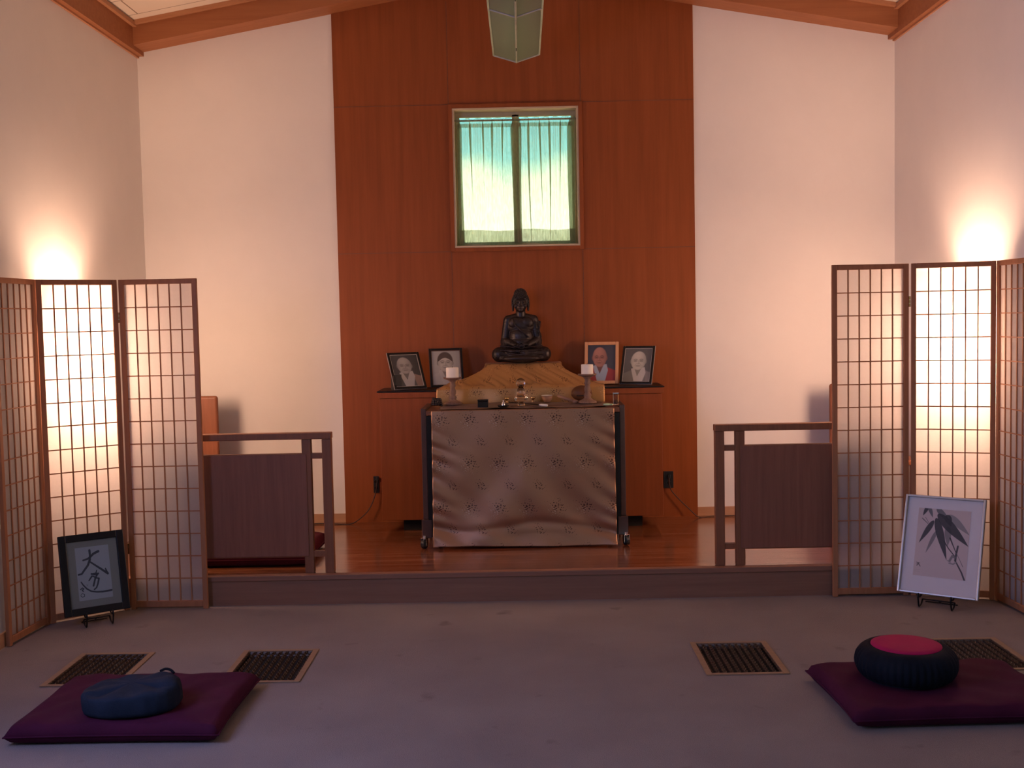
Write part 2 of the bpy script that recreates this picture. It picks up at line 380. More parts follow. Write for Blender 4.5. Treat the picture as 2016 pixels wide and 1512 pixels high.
def tag(o, label, cat, group=None):
    o['label'] = label; o['category'] = cat
    if group: o['group'] = group
    return o
def struct(name, bm, mat, bevel=0, parent=None, smooth=False):
    o = obj(name, bm, mat, parent, smooth, bevel)
    if parent is None: o['kind'] = 'structure'
    return o
def thing(name, label, cat, loc=(0, 0, 0), rz=0, group=None):
    o = D.objects.new(name, None); COL.objects.link(o); o.empty_display_size = 0.05
    o.location = loc; o.rotation_euler = (0, 0, rz)
    return tag(o, label, cat, group)
def dup(root, loc, rz, label):
    r = root.copy(); COL.objects.link(r); r.location = loc; r.rotation_euler = (0, 0, rz); r['label'] = label
    for ch in list(root.children):
        c = ch.copy(); COL.objects.link(c); c.parent = r
        for g in list(ch.children):
            d = g.copy(); COL.objects.link(d); d.parent = c
    return r
def solid(o, t, off=0):
    s = o.modifiers.new('solid', 'SOLIDIFY'); s.thickness = t; s.offset = off
    return o
def subd(o, n=1):
    s = o.modifiers.new('sub', 'SUBSURF'); s.levels = n; s.render_levels = n
    return o

# ------------------------------------------------------------------ room shell
XL, XR, YB = -2.525, 2.50, 7.53
XC = (XL + XR) / 2
PLAT = 0.162; YS = 5.96
WX0 = at(666, 500, Y=YB).x; WX1 = at(1368, 500, Y=YB).x
def roof(x): return 3.48 + 0.175 * (2.5125 - abs(x - XC))
bm = B(); box2(bm, (XL - 0.1, REAR - 0.1, -0.12), (XR + 0.1, YB + 0.1, -0.02)); struct('floor_slab', bm, 'dark_well')
VENTS = [(-2.085, 4.652, -1.74, 5.118), (-1.325, 4.655, -0.975, 5.125), (0.751, 4.652, 1.104, 5.128), (1.81, 4.652, 2.162, 5.12)]
# carpet in pieces around the vents so the grilles sit over real wells
bm = B()
xs = sorted({XL, XR, *[v[0] + .02 for v in VENTS], *[v[2] - .02 for v in VENTS]}); ya, yb_ = 4.675, 5.10
for (a, b) in zip(xs[:-1], xs[1:]):
    well = any(abs(v[0] + .02 - a) < 1e-6 and abs(v[2] - .02 - b) < 1e-6 for v in VENTS)
    if not well: box2(bm, (a, ya, -0.02), (b, yb_, 0))
box2(bm, (XL, REAR, -0.02), (XR, ya, 0)); box2(bm, (XL, yb_, -0.02), (XR, YB, 0))
struct('floor', bm, 'carpet')
# platform
bm = B(); box2(bm, (XL, YS + 0.03, 0), (XR, YB, PLAT - 0.001)); o = struct('platform', bm, 'plank_floor')
bm = B(); box2(bm, (XL, YS + 0.005, 0), (XR, YS + 0.03, PLAT - 0.028)); struct('step_riser', bm, 'riser_wood')
bm = B(); box2(bm, (XL, YS - 0.006, PLAT - 0.028), (XR, YS + 0.045, PLAT + 0.001)); struct('trim_step_nosing', bm, 'riser_wood', 0.004)
# side walls
def gable(bm, x0, x1, y0, y1, zb=0):
    pts = []
    seq = [x0, x1] if not (x0 < XC < x1) else [x0, XC, x1]
    for y in (y0, y1):
        pts.append([bm.verts.new((x, y, zb)) for x in (x0, x1)] + [bm.verts.new((x, y, roof(x))) for x in reversed(seq)])
    bm.faces.new(pts[0]); bm.faces.new(pts[1][::-1])
    n = len(pts[0])
    for i in range(n): bm.faces.new((pts[0][i], pts[0][(i + 1) % n], pts[1][(i + 1) % n], pts[1][i]))
bm = B(); box2(bm, (XL - 0.12, REAR - 0.1, -0.02), (XL, 1.85, 3.54)); box2(bm, (XL - 0.12, 3.35, -0.02), (XL, YB + 0.15, 3.54)); box2(bm, (XL - 0.12, 1.85, -0.02), (XL, 3.35, 1.15)); box2(bm, (XL - 0.12, 1.85, 2.35), (XL, 3.35, 3.54)); struct('wall_left', bm, 'wall_paint')
bm = B(); box2(bm, (XR, REAR - 0.1, -0.02), (XR + 0.12, YB + 0.15, 3.54)); struct('wall_right', bm, 'wall_paint')
# altar wall: painted flanks and the veneer centre around the window
bm = B(); gable(bm, XL, WX0, YB, YB + 0.15); gable(bm, WX1, XR, YB, YB + 0.15); struct('wall_back', bm, 'wall_paint')
win0 = at(889, 487, Y=YB); win1 = at(1140, 211, Y=YB)
wx0, wx1 = at(893, 350, Y=YB).x, at(1140, 350, Y=YB).x
wz0, wz1 = at(1020, 486, Y=YB).z, at(1012, 212, Y=YB).z
bm = B()
gable(bm, WX0, wx0, YB - 0.012, YB + 0.15); gable(bm, wx1, WX1, YB - 0.012, YB + 0.15)
box2(bm, (wx0, YB - 0.012, 0), (wx1, YB + 0.15, wz0)); gable(bm, wx0, wx1, YB - 0.012, YB + 0.15, wz1)
struct('wall_wood_panelling', bm, 'wall_veneer')
# joints between veneer sheets
zj1, zj2 = at(1012, 204, Y=YB).z, at(1018, 493, Y=YB).z
vx0, vx1 = at(886, 350, Y=YB).x, at(1145, 350, Y=YB).x
bm = B(); t = 0.004; yj = YB - 0.0125
box2(bm, (WX0, yj - .0007, zj1 - t / 2), (wx0 - .03, yj, zj1 + t / 2)); box2(bm, (wx1 + .03, yj - .0007, zj1 - t / 2), (WX1, yj, zj1 + t / 2))
box2(bm, (WX0, yj - .0007, zj2 - t / 2), (wx0 - .03, yj, zj2 + t / 2)); box2(bm, (wx1 + .03, yj - .0007, zj2 - t / 2), (WX1, yj, zj2 + t / 2))
for x in (vx0, vx1):
    box2(bm, (x - t / 2, yj - .0007, PLAT), (x + t / 2, yj, zj2)); box2(bm, (x - t / 2, yj - .0007, zj1), (x + t / 2, yj, 3.62))
struct('trim_veneer_joints', bm, 'table_wood')
# rear wall with window openings for the daylight
bm = B()
box2(bm, (XL, REAR - 0.1, 0), (XR, REAR - 0.02, 1.1)); box2(bm, (XL, REAR - 0.1, 2.4), (XR, REAR - 0.02, 4.1))
box2(bm, (XL, REAR - 0.1, 1.1), (0.7, REAR - 0.02, 2.4)); box2(bm, (2.1, REAR - 0.1, 1.1), (XR, REAR - 0.02, 2.4))
struct('wall_rear', bm, 'wall_paint')
def daylight_window(nm, o, rz, w, z0, z1):
    e = D.objects.new(nm, None); COL.objects.link(e); e.location = o; e.rotation_euler = (0, 0, rz); e['kind'] = 'structure'
    bm = B()
    for a, b in (((-w / 2 - .05, -.03, z0 - .05), (-w / 2, .0, z1 + .05)), ((w / 2, -.03, z0 - .05), (w / 2 + .05, .0, z1 + .05)), ((-w / 2, -.03, z0 - .05), (w / 2, .0, z0)), ((-w / 2, -.03, z1), (w / 2, .0, z1 + .05))): box2(bm, a, b)
    obj('window_frame', bm, 'window_paint', e)
daylight_window('window_2', (1.4, REAR - .02, 0), PI, 1.4, 1.1, 2.4)
daylight_window('added_side_window', (XL, 2.6, 0), PI / 2, 1.5, 1.15, 2.35)  # unseen window, added to frame the blue floor light
# ceiling
bm = B()
for s, xe in ((-1, XL), (1, XR)):
    q = [(xe, REAR), (XC, REAR), (XC, YB), (xe, YB)]
    lo = [bm.verts.new((x, y, roof(x))) for x, y in q]; hi = [bm.verts.new((x, y, roof(x) + 0.08)) for x, y in q]
    bm.faces.new(lo); bm.faces.new(hi[::-1])
    for i in range(4): bm.faces.new((lo[i], lo[(i + 1) % 4], hi[(i + 1) % 4], hi[i]))
struct('ceiling', bm, 'ceiling_tile')
# beams: two raking along the altar wall, two along the side walls
def rake(bm, s, ztop, h, y0, y1, inset=0.0):
    xe = (XL + inset) if s < 0 else (XR - inset)
    off = roof(xe) - ztop
    q = []
    for y in (y0, y1):
        for x in (xe, XC):
            z = roof(x) - off; q.append((x, y, z)); q.append((x, y, z - h))
    v = [bm.verts.new(p) for p in q]
    for f in ((0, 1, 3, 2), (4, 6, 7, 5), (0, 2, 6, 4), (1, 5, 7, 3), (0, 4, 5, 1), (2, 3, 7, 6)): bm.faces.new([v[i] for i in f])
for i, s in enumerate((-1, 1)):
    bm = B(); rake(bm, s, 3.458, 0.125, YB - 0.2, YB, 0.001); struct('trim_rake_beam_%s' % ('left', 'right')[i], bm, 'beam_wood')
    bm = B(); rake(bm, s, 3.481, 0.025, YB - 0.235, YB, 0.001); struct('trim_rake_strip_%s' % ('left', 'right')[i], bm, 'trim_wood')
for nm, x, s in (('left', XL, 1), ('right', XR, -1)):
    bm = B(); box2(bm, (x, REAR, 3.312), (x + s * 0.045, YB, 3.456)); struct('trim_side_beam_' + nm, bm, 'beam_wood')
    bm = B(); box2(bm, (x, REAR, 3.456), (x + s * 0.07, YB, 3.482)); struct('trim_side_strip_' + nm, bm, 'trim_wood')
    bm = B(); box2(bm, (x, REAR, 3.300), (x + s * 0.014, YB, 3.312)); struct('trim_side_lip_' + nm, bm, 'trim_wood')
# baseboards
bh = 0.06
bm = B(); box2(bm, (XL, YB - 0.014, PLAT), (WX0, YB, PLAT + bh)); box2(bm, (WX1, YB - 0.014, PLAT), (XR, YB, PLAT + bh)); struct('baseboard_back', bm, 'baseboard_wood')
bm = B(); box2(bm, (XL, REAR, 0), (XL + .012, YS, .07)); struct('baseboard_left', bm, 'baseboard_wood')
bm = B(); box2(bm, (XR - .012, REAR, 0), (XR, YS, .07)); struct('baseboard_right', bm, 'baseboard_wood')

# ------------------------------------------------------------------ window + curtains
w1 = D.objects.new('window_1', None); COL.objects.link(w1); w1.location = (0, YB, 0); w1['kind'] = 'structure'
def ring(bm, x0, x1, z0, z1, w, y0, y1):
    box2(bm, (x0, y0, z0), (x0 + w, y1, z1)); box2(bm, (x1 - w, y0, z0), (x1, y1, z1))
    box2(bm, (x0 + w, y0, z0), (x1 - w, y1, z0 + w)); box2(bm, (x0 + w, y0, z1 - w), (x1 - w, y1, z1))
bm = B(); ring(bm, wx0 - .026, wx1 + .026, wz0 - .026, wz1 + .026, .026, -.028, -.0125); o = obj('window_casing', bm, 'wall_veneer', w1, bevel=.002)
bm = B(); ring(bm, wx0, wx1, wz0, wz1, .012, -.02, .15); obj('window_jamb', bm, 'window_paint', w1)
bm = B(); ring(bm, wx0 + .012, wx1 - .012, wz0 + .012, wz1 - .012, .03, .09, .12)
box2(bm, ((wx0 + wx1) / 2 - .022, .09, wz0 + .03), ((wx0 + wx1) / 2 + .022, .12, wz1 - .03)); obj('window_sash', bm, 'window_paint', w1)
bm = B(); box2(bm, (wx0 + .03, .104, wz0 + .03), (wx1 - .03, .107, wz1 - .03)); obj('window_pane', bm, 'pane_glass', w1)
# rod
zr = at(1012, 236, Y=YB + .03).z
bm = B(); tube(bm, [(wx0 + .012, YB + .03, zr), (wx1 - .012, YB + .03, zr)], .006)
tag(obj('curtain_rod', bm, 'fixture_metal', smooth=True), 'thin curtain rod across the top of the altar wall window', 'curtain rod')
def curtain(x0, x1, ph, label):
    zt = zr + .014; zb = wz0 + .02; rnd = random.Random(ph)
    ks = [(rnd.uniform(0, 6.28), rnd.uniform(28, 44)) for _ in range(3)]
    def fn(u, v):
        x = x0 + (x1 - x0) * u
        a = .35 + .65 * math.sin(PI * min(1, v * 1.2) / 2)
        low = 1 - v
        pl = math.sin(ks[0][1] * 4.6 * u + ks[0][0]) * .0035 * (1 if v < .12 else max(.15, 1.3 - v * 1.6))
        fold = 0
        for c, w_, s in ((.07, .04, .024), (.24, .03, .010), (.42, .028, .013), (.56, .03, .009), (.74, .028, .012), (.92, .05, .026)):
            d = (u - c - .015 * math.sin(v * 3 + ph + c * 9)) / w_
            k = (1.15 if c < .1 or c > .9 else max(.0, 1.0 - v * (1.0 + .5 * math.sin(c * 40 + ph)))) * min(1, v * 8 + .35)
            fold += s * .7 * d * math.exp(-d * d * .7) * k
            x -= (x1 - x0) * w_ * 3.1 * k * d * math.exp(-d * d * .9)
        y = YB + .036 - pl - fold + .004 * math.sin(u * 17 + v * 4)
        if v < .04: y = YB + .03 - .0075 + .5 * pl
        return (x, max(y, YB - .008) , zt + (zb - zt) * v + .004 * math.sin(u * 40) * (v < .02) + .006 * math.sin(u * 7) * v)
    bm = B(); grid(bm, fn, 260, 50)
    o = obj('curtain', bm, 'curtain_cloth'); tag(o, label, 'curtain', 'sheer curtains on the altar wall window')
    bm = B()      # hem: a doubled band of cloth
    def hf(u, v):
        p = fn(u, .885 + .105 * v); return (p[0], p[1] - .0018, p[2])
    grid(bm, hf, 260, 4); obj('hem', bm, 'curtain_cloth', o)
    bm = B()
    def gf(u, v):
        p = fn(u, .04 + .03 * v); return (p[0], p[1] - .0018, p[2])
    grid(bm, gf, 260, 3); obj('heading', bm, 'curtain_cloth', o)
xm = at(1021, 350, Y=YB).x
curtain(wx0 + .016, xm + .012, 3, 'pale sheer gathered curtain over the left half of the window')
curtain(xm - .022, wx1 - .016, 8, 'pale sheer gathered curtain over the right half of the window')

# ------------------------------------------------------------------ cabinet
YC = 7.16; CT = 1.073
cx0, cx1 = at(749, 850, Y=YC).x, at(1304, 850, Y=YC).x
cab = thing('altar_cabinet', 'long orange-brown wooden cabinet with thin black top against the panelled wall', 'cabinet', ((cx0 + cx1) / 2, YC, PLAT))
hw = (cx1 - cx0) / 2; H = CT - PLAT
bm = B(); box2(bm, (-hw, 0.0, .073), (hw, YB - .014 - YC, H - .048)); obj('body', bm, 'cabinet_veneer', cab, bevel=.002)
bm = B(); box2(bm, (-hw - .008, -.008, H - .046), (hw + .008, YB - .014 - YC, H - .009)); obj('fascia', bm, 'cabinet_veneer', cab, bevel=.002)
bm = B(); box2(bm, (-hw - .016, -.014, H - .008), (hw + .016, YB - .014 - YC, H)); obj('counter_top', bm, 'black_lacquer', cab, bevel=.002)
bm = B(); box2(bm, (-hw + .13, .05, 0), (hw - .13, YB - .03 - YC, .073)); obj('toe_kick', bm, 'dark_well', cab)

# ------------------------------------------------------------------ rolling altar table
YT = 6.612; TT = 0.985
t0, t1 = at(829, 900, Y=YT).x, at(1233, 900, Y=YT).x
tcx = (t0 + t1) / 2; thw = (t1 - t0) / 2; TD = .47
tab = thing('rolling_altar_table', 'dark wheeled altar table in front of the cabinet, its front hidden by cloth', 'table', (tcx, YT, PLAT))
h = TT - PLAT
bm = B(); box2(bm, (-thw + .036, .0, h - .028), (thw - .036, TD, h)); obj('tabletop', bm, 'table_wood', tab, bevel=.003)
for s in (-1, 1):
    bm = B(); box2(bm, (s * (thw - .034), .03, .17), (s * (thw - .002), TD, h + .012)); obj('side_panel', bm, 'grey_side', tab, bevel=.003)
    bm = B(); box2(bm, (s * (thw - .036), .002, .065), (s * (thw - .085), .035, h - .03)); obj('post', bm, 'black_lacquer', tab, bevel=.002)
    bm = B(); box2(bm, (s * (thw - .036), TD - .035, .065), (s * (thw - .085), TD, h - .03)); obj('post', bm, 'black_lacquer', tab, bevel=.002)
    bm = B(); box2(bm, (s * (thw - .055), .0, .06), (s * (thw + .006), .05, .17)); ft = obj('foot_block', bm, 'grey_side', tab, bevel=.003)
    bm = B(); box2(bm, (s * (thw - .055), TD - .05, .06), (s * (thw + .006), TD, .17)); obj('foot_block', bm, 'grey_side', tab, bevel=.003)
    for yy in (-.012, TD - .02):
        cc = Vector((s * (thw - .008), yy, .029))
        bm = B()
        M = Matrix.Translation(cc) @ Matrix.Rotation(s * rad(25), 4, 'Z') @ Matrix.Rotation(PI / 2, 4, 'Y')
        lathe(bm, [(.012, -.012), (.026, -.012), (.029, -.008), (.029, .008), (.026, .012), (.012, .012)], 24); bmesh.ops.transform(bm, matrix=M, verts=bm.verts)
        w = obj('caster', bm, 'black_plastic', tab, smooth=False, bevel=.001)
        bm = B()
        M2 = Matrix.Translation(cc) @ Matrix.Rotation(s * rad(25), 4, 'Z')
        for q in (-1, 1): box(bm, (q * .0165, .002, .012), (.0035, .026, .048), M2)
        box(bm, (0, .002, .035), (.036, .03, .004), M2); lathe(bm, [(.009, .022), (.009, .05)], 12, c=cc)
        obj('fork', bm, 'chrome', w, bevel=.001)
bm = B(); box2(bm, (-thw + .087, .03, .18), (thw - .087, TD, .2)); obj('lower_shelf', bm, 'table_wood', tab)
bm = B(); box2(bm, (-thw + .087, TD - .02, .2), (thw - .087, TD - .01, h - .03)); obj('back_panel', bm, 'table_wood', tab)

# front brocade
f0, f1 = at(849, 810, Y=YT - .02).x, at(1209, 805, Y=YT - .02).x
zb_ = PLAT + .012
def cloth_front(u, v):
    x = f0 + (f1 - f0) * u; L = TT + .001 - zb_
    z = TT + .001 - L * v
    x += (u - .5) * .012 * v + .016 * v * (.5 - u) * 0
    d0 = u * 1.09; d1 = (1 - u) * 1.09
    pk = .006 * math.exp(-d0 / .07) * math.sin(z * 62 + 3 * d0 * 10 + 1.1 * math.sin(z * 17)) + .006 * math.exp(-d1 / .08) * math.sin(z * 54 - d1 * 34 + 1.3 * math.sin(z * 13 + 2))
    br = .007 * math.sin(7.5 * u + 5 * v + 1) + .0055 * math.sin(15 * (u - .5) * (1 if u > .5 else -1) - 9 * v + .5) + .0035 * math.sin(23 * u - 13 * v * v)
    br *= .25 + .75 * v
    bot = .016 * max(0, (v - .9) / .1) ** 1.5 * (1 + .6 * math.sin(11 * u + 2)) + .010 * math.exp(-((v - .86 - .035 * math.sin(8 * u)) / .035) ** 2) * -1
    y = YT - .016 - .006 * v - (pk * (.3 + .7 * min(1, v * 3)) * 1.3 + br * 1.15) - .012 * v - bot
    z += .005 * v * math.sin(5 * u + 1) - (.004 if u < .03 else 0) * v
    return (x, y, max(z, PLAT + .004))
bm = B(); grid(bm, cloth_front, 150, 120, lambda u, v: (u * 1.09 + .03, 1 - v * .83))
o = solid(obj('altar_cloth', bm, 'brocade_silver'), .0015)
tag(o, 'large silvery-brown floral brocade cloth hanging over the front of the altar table', 'cloth')
# runner lying on table top
def runner(u, v):
    return (tcx - .5 + 1.0 * u, YT + .035 + (TD - .05) * v, TT + .0025 + .0035 * (1 + math.sin(u * 21 + 3 * math.sin(v * 9))) * abs(math.sin(v * 6 + u * 4)))
bm = B(); grid(bm, runner, 90, 30, lambda u, v: (u, v * .45))
o = solid(obj('table_runner', bm, 'brocade_dull'), .0012); tag(o, 'gold brocade runner lying flat on the altar table top', 'cloth')

# gold cloth draped over the statue's pedestal on the cabinet
pc = at(1030, 716, Y=7.28).x; PT = 1.228
bm = B(); box2(bm, (pc - .235, 7.30, CT + .001), (pc + .235, 7.485, PT - .006)); tag(obj('pedestal_box', bm, 'table_wood', bevel=.01), 'wooden riser box under the gold cloth beneath the seated statue', 'box')
e0, e1 = at(860, 780, Y=YC).x, at(1190, 780, Y=YC).x
def drape(u, v):
    x = e0 + (e1 - e0) * u
    yf = YC - .016; ybk = 7.505
    rows = .70
    if v < rows:
        y = ybk + (yf + .004 - ybk) * (v / rows)
        k = max(0, min(1, (y - yf - .05) / .09)); a0 = e0 + (pc - .262 - e0) * k; a1 = e1 + (pc + .262 - e1) * k
        x = a0 + (a1 - a0) * u
        sx = min((x - a0) / (pc - .25 - a0), (a1 - x) / (a1 - pc - .25))
        sy = (y - yf) / (7.285 - yf)
        s = max(0, min(1, sx, sy))
        s = s ** 1.15 if s < 1 else 1
        wr = .006 * math.sin(x * 55 + 6 * math.sin(y * 20)) * (1 - s) * (s > .02) + .004 * math.sin(x * 31 + y * 60) * (1 - s)
        z = CT + .004 + (PT - CT - .003) * s + abs(wr) * 1.2
        z += .010 * math.exp(-((sy - .05) / .12) ** 2) * (1 + math.sin(x * 14)) * .5
        return (x, y, z)
    k = (v - rows) / (1 - rows)
    return (x, yf - .004 - .010 * math.sin(k * 2.6) * (1 + .5 * math.sin(x * 30)), CT + .004 - .13 * k)
bm = B(); grid(bm, drape, 130, 80, lambda u, v: (u * 1.08, 1 - v * .66))
o = solid(obj('pedestal_cloth', bm, 'brocade_gold'), .0014); tag(o, 'gold floral brocade cloth draped tent-like over the riser beneath the statue', 'cloth')

# ------------------------------------------------------------------ seated statue
def statue():
    st = thing('buddha_statue', 'dark bronze seated meditating figure on the gold draped riser', 'statue', (at(1027, 714, Y=7.38).x, 7.385, PT + .006))
    bm = B()
    E = lambda c, r, M=None: ell(bm, c, r, 24, M)
    E((0, .015, .195), (.080, .055, .12)); E((0, .005, .240), (.090, .048, .066)); E((0, .0, .17), (.080, .056, .07)); E((0, -.004, .13), (.080, .060, .05))
    for s in (-1, 1):
        E((s * .036, -.018, .258), (.046, .024, .040))
        capsule(bm, (0, .018, .300), (s * .082, .02, .278), .030, .033)
        capsule(bm, (s * .086, .02, .272), (s * .106, .016, .15), .031, .029)
        capsule(bm, (s * .106, .012, .145), (s * .035, -.07, .112), .029, .018)
        capsule(bm, (s * .045, .03, .062), (s * .146, -.03, .053), .058, .050, 11)
        capsule(bm, (s * .146, -.03, .050), (s * .02, -.085, .058 if s > 0 else .038), .044, .032, 12)
        # robe sleeve hanging over the forearm
        capsule(bm, (s * .112, .01, .14), (s * .112, -.02, .10), .026, .022, 5)
        # hand: palm and five fingers lying in the lap
        Mh = Matrix.Rotation(s * rad(-14), 4, 'Z')
        dz = .006 if s > 0 else -.004
        ell(bm, (s * .026, -.092, .112 + dz), (.026, .018, .009), 16, Mh)
        for k in range(4): capsule(bm, (s * .012, -.082 - .008 * k, .113 + dz), (s * -.020, -.087 - .008 * k, .111 + dz), .0052, .004, 5)
        capsule(bm, (s * .030, -.098, .118 + dz), (s * .004, -.103, .131), .006, .0045, 5)
        E((s * .052, .006 + .01, .378), (.0085, .014, .026)); E((s * .0505, .010, .352), (.007, .009, .018))
        # eyelid, brow, nostril, cheek
        E((s * .0185, -.0345, .392), (.011, .008, .0055)); capsule(bm, (s * .006, -.040, .404), (s * .032, -.030, .406), .0042, .003, 6)
        E((s * .0065, -.041, .376), (.005, .006, .0045)); E((s * .026, -.022, .37), (.018, .018, .018))
        # foot sole resting on the opposite thigh
        Mf = Matrix.Rotation(s * rad(-20), 4, 'Z'); ell(bm, (s * -.07, -.085, .075), (.04, .018, .014), 16, Mf)
    E((0, -.02, .032), (.172, .105, .036)); E((0, -.07, .028), (.13, .07, .030))
    capsule(bm, (0, .016, .29), (0, .012, .35), .034, .031)
    E((0, .008, .388), (.0455, .050, .056)); E((0, -.008, .362), (.036, .038, .034)); E((0, -.034, .343), (.014, .011, .010))
    capsule(bm, (0, -.041, .402), (0, -.052, .379), .004, .0068, 7)
    E((0, -.044, .3625), (.0125, .006, .0032)); E((0, -.0435, .3565), (.010, .006, .0035))
    # robe border crossing the chest and folds over the legs
    pts = [(-.055, -.03, .285), (-.04, -.05, .25), (0, -.06, .21), (.05, -.055, .165)]
    for a, b in zip(pts[:-1], pts[1:]): capsule(bm, a, b, .0055, .0055, 8)
    for k in range(6):
        z = .03 + .013 * k
        tube(bm, [(x / 100, -.11 - .012 * math.cos(x / 12) + .45 * abs(x / 100) ** 1.5 + .004 * k, z + .12 * abs(x / 100) * (1 if k % 2 else -.3)) for x in range(-14, 15, 2)], .004, 6)
    for k in range(5):
        tube(bm, [(.112 + .01 * math.sin(t / 3 + k) + .004 * k, .0 + .01 * k - .032 + .03 * t / 10, .27 - .012 * t) for t in range(0, 10)], .0035, 6)
    body = obj('figure', bm, 'statue_bronze', st, smooth=True)
    r = body.modifiers.new('r', 'REMESH'); r.mode = 'VOXEL'; r.voxel_size = .0022; r.use_smooth_shade = True
    s = body.modifiers.new('s', 'SMOOTH'); s.factor = .5; s.iterations = 3
    bm = B()
    c0 = Vector((0, .016, .403)); R0 = Vector((.055, .055, .056)); c1 = Vector((0, .02, .442)); R1 = Vector((.041, .040, .042))
    ell(bm, c0, R0, 24); ell(bm, c1, R1, 20)
    n = 330; ga = PI * (3 - math.sqrt(5))
    for i in range(n):
        zz = 1 - 2 * (i + .5) / n; rr = math.sqrt(1 - zz * zz); d = Vector((math.cos(i * ga) * rr, math.sin(i * ga) * rr, zz))
        p = c0 + Vector((d.x * R0.x, d.y * R0.y, d.z * R0.z))
        if (p.y < -.012 and p.z < .424 - abs(p.x) * .22) or p.z < .385: continue
        bmesh.ops.create_icosphere(bm, subdivisions=1, radius=.0062, matrix=Matrix.Translation(p))
    n = 110
    for i in range(n):
        zz = 1 - 2 * (i + .5) / n; rr = math.sqrt(1 - zz * zz); p = c1 + Vector((math.cos(i * ga) * rr * R1.x, math.sin(i * ga) * rr * R1.y, zz * R1.z))
        if zz > -.3: bmesh.ops.create_icosphere(bm, subdivisions=1, radius=.0058, matrix=Matrix.Translation(p))
    # cut the cap so that the face shows
    for v in bm.verts:
        if v.co.y < -.008 and v.co.z < .418 - abs(v.co.x) * .25: v.co.y = -.008 + (v.co.y + .008) * .25; v.co.z = max(v.co.z, .372)
    obj('hair', bm, 'statue_hair', st, smooth=True)
statue()

# ------------------------------------------------------------------ pictures
class Pic:
    def __init__(s, w, h, nx, ny):
        s.w, s.h, s.nx, s.ny = w, h, nx, ny
        s.U, s.V = np.meshgrid(np.linspace(0, 1, nx + 1), np.linspace(0, 1, ny + 1))   # v down
        s.A = h / w; s.C = np.zeros((ny + 1, nx + 1, 3)) + .5; s.px = 1.0 / nx
    def mix(s, m, col, a=1.0):
        m = (np.clip(m, 0, 1) * a)[..., None]; s.C = s.C * (1 - m) + np.array(col) * m
    def ell(s, cx, cy, rx, ry, col, soft=.04, a=1.0, clip=None):
        d = np.sqrt(((s.U - cx) / rx) ** 2 + ((s.V - cy) / ry) ** 2)
        m = np.clip((1 + soft - d) / (2 * soft), 0, 1)
        if clip is not None: m = m * clip
        s.mix(m, col, a); return m
    def seg(s, pts, w, col, a=1.0, w2=None, soft=1.0):
        m = np.zeros_like(s.U); n = len(pts) - 1
        for i in range(n):
            (x0, y0), (x1, y1) = pts[i], pts[i + 1]
            dx, dy = x1 - x0, (y1 - y0) * s.A
            t = np.clip(((s.U - x0) * dx + (s.V - y0) * s.A * dy) / (dx * dx + dy * dy + 1e-12), 0, 1)
            d = np.hypot(s.U - x0 - t * dx, (s.V - y0) * s.A - t * dy)
            ww = w if w2 is None else w + (w2 - w) * (i + t) / n
            m = np.maximum(m, np.clip((ww - d) / (s.px * soft) + .5, 0, 1))
        s.mix(m, col, a)
    def leaf(s, a, b, w, col, al=1.0, skew=.35):
        (x0, y0), (x1, y1) = a, b
        dx, dy = x1 - x0, (y1 - y0) * s.A; L = math.hypot(dx, dy); dx /= L; dy /= L
        t = ((s.U - x0) * dx + (s.V - y0) * s.A * dy) / L; d = np.abs((s.U - x0) * dy - (s.V - y0) * s.A * dx)
        tt = np.clip(t, 0, 1); prof = w * np.sin(PI * tt ** .62) ** .9
        m = np.clip((prof - d) / s.px + .5, 0, 1) * (t > 0) * (t < 1)
        s.mix(m, col, al)
    def poly(s, pts, col, a=1.0, soft=1.0):
        ins = np.zeros(s.U.shape, bool); n = len(pts); dm = np.full(s.U.shape, 9.0)
        for i in range(n):
            (x0, y0), (x1, y1) = pts[i], pts[(i + 1) % n]
            c = ((y0 > s.V) != (y1 > s.V)) & (s.U < (x1 - x0) * (s.V - y0) / (y1 - y0 + 1e-12) + x0); ins ^= c
            dx, dy = x1 - x0, y1 - y0; t = np.clip(((s.U - x0) * dx + (s.V - y0) * dy) / (dx * dx + dy * dy + 1e-12), 0, 1)
            dm = np.minimum(dm, np.hypot(s.U - x0 - t * dx, s.V - y0 - t * dy))
        sd = np.where(ins, dm, -dm); m = np.clip(sd / (s.px * soft) + .5, 0, 1); s.mix(m, col, a); return m
    def build(s, name, parent, y=0.0, cz=0.0, cx=0.0):
        nx, ny = s.nx, s.ny
        co = np.stack([(s.U - .5) * s.w + cx, np.full(s.U.shape, y), cz + (.5 - s.V) * s.h], -1).reshape(-1, 3)
        me = D.meshes.new(name)
        i = np.arange(nx)[None, :] + (np.arange(ny) * (nx + 1))[:, None]
        f = np.stack([i, i + nx + 1, i + nx + 2, i + 1], -1).reshape(-1, 4)
        me.from_pydata(co.tolist(), [], f.tolist())
        at_ = me.color_attributes.new('ink', 'FLOAT_COLOR', 'POINT')
        c = np.concatenate([s.C.reshape(-1, 3), np.ones((co.shape[0], 1))], 1).astype(np.float32)
        at_.data.foreach_set('color', c.ravel())
        me.materials.append(MATS['printed_picture']); me.update()
        o = D.objects.new(name, me); COL.objects.link(o); o.parent = parent
        return o

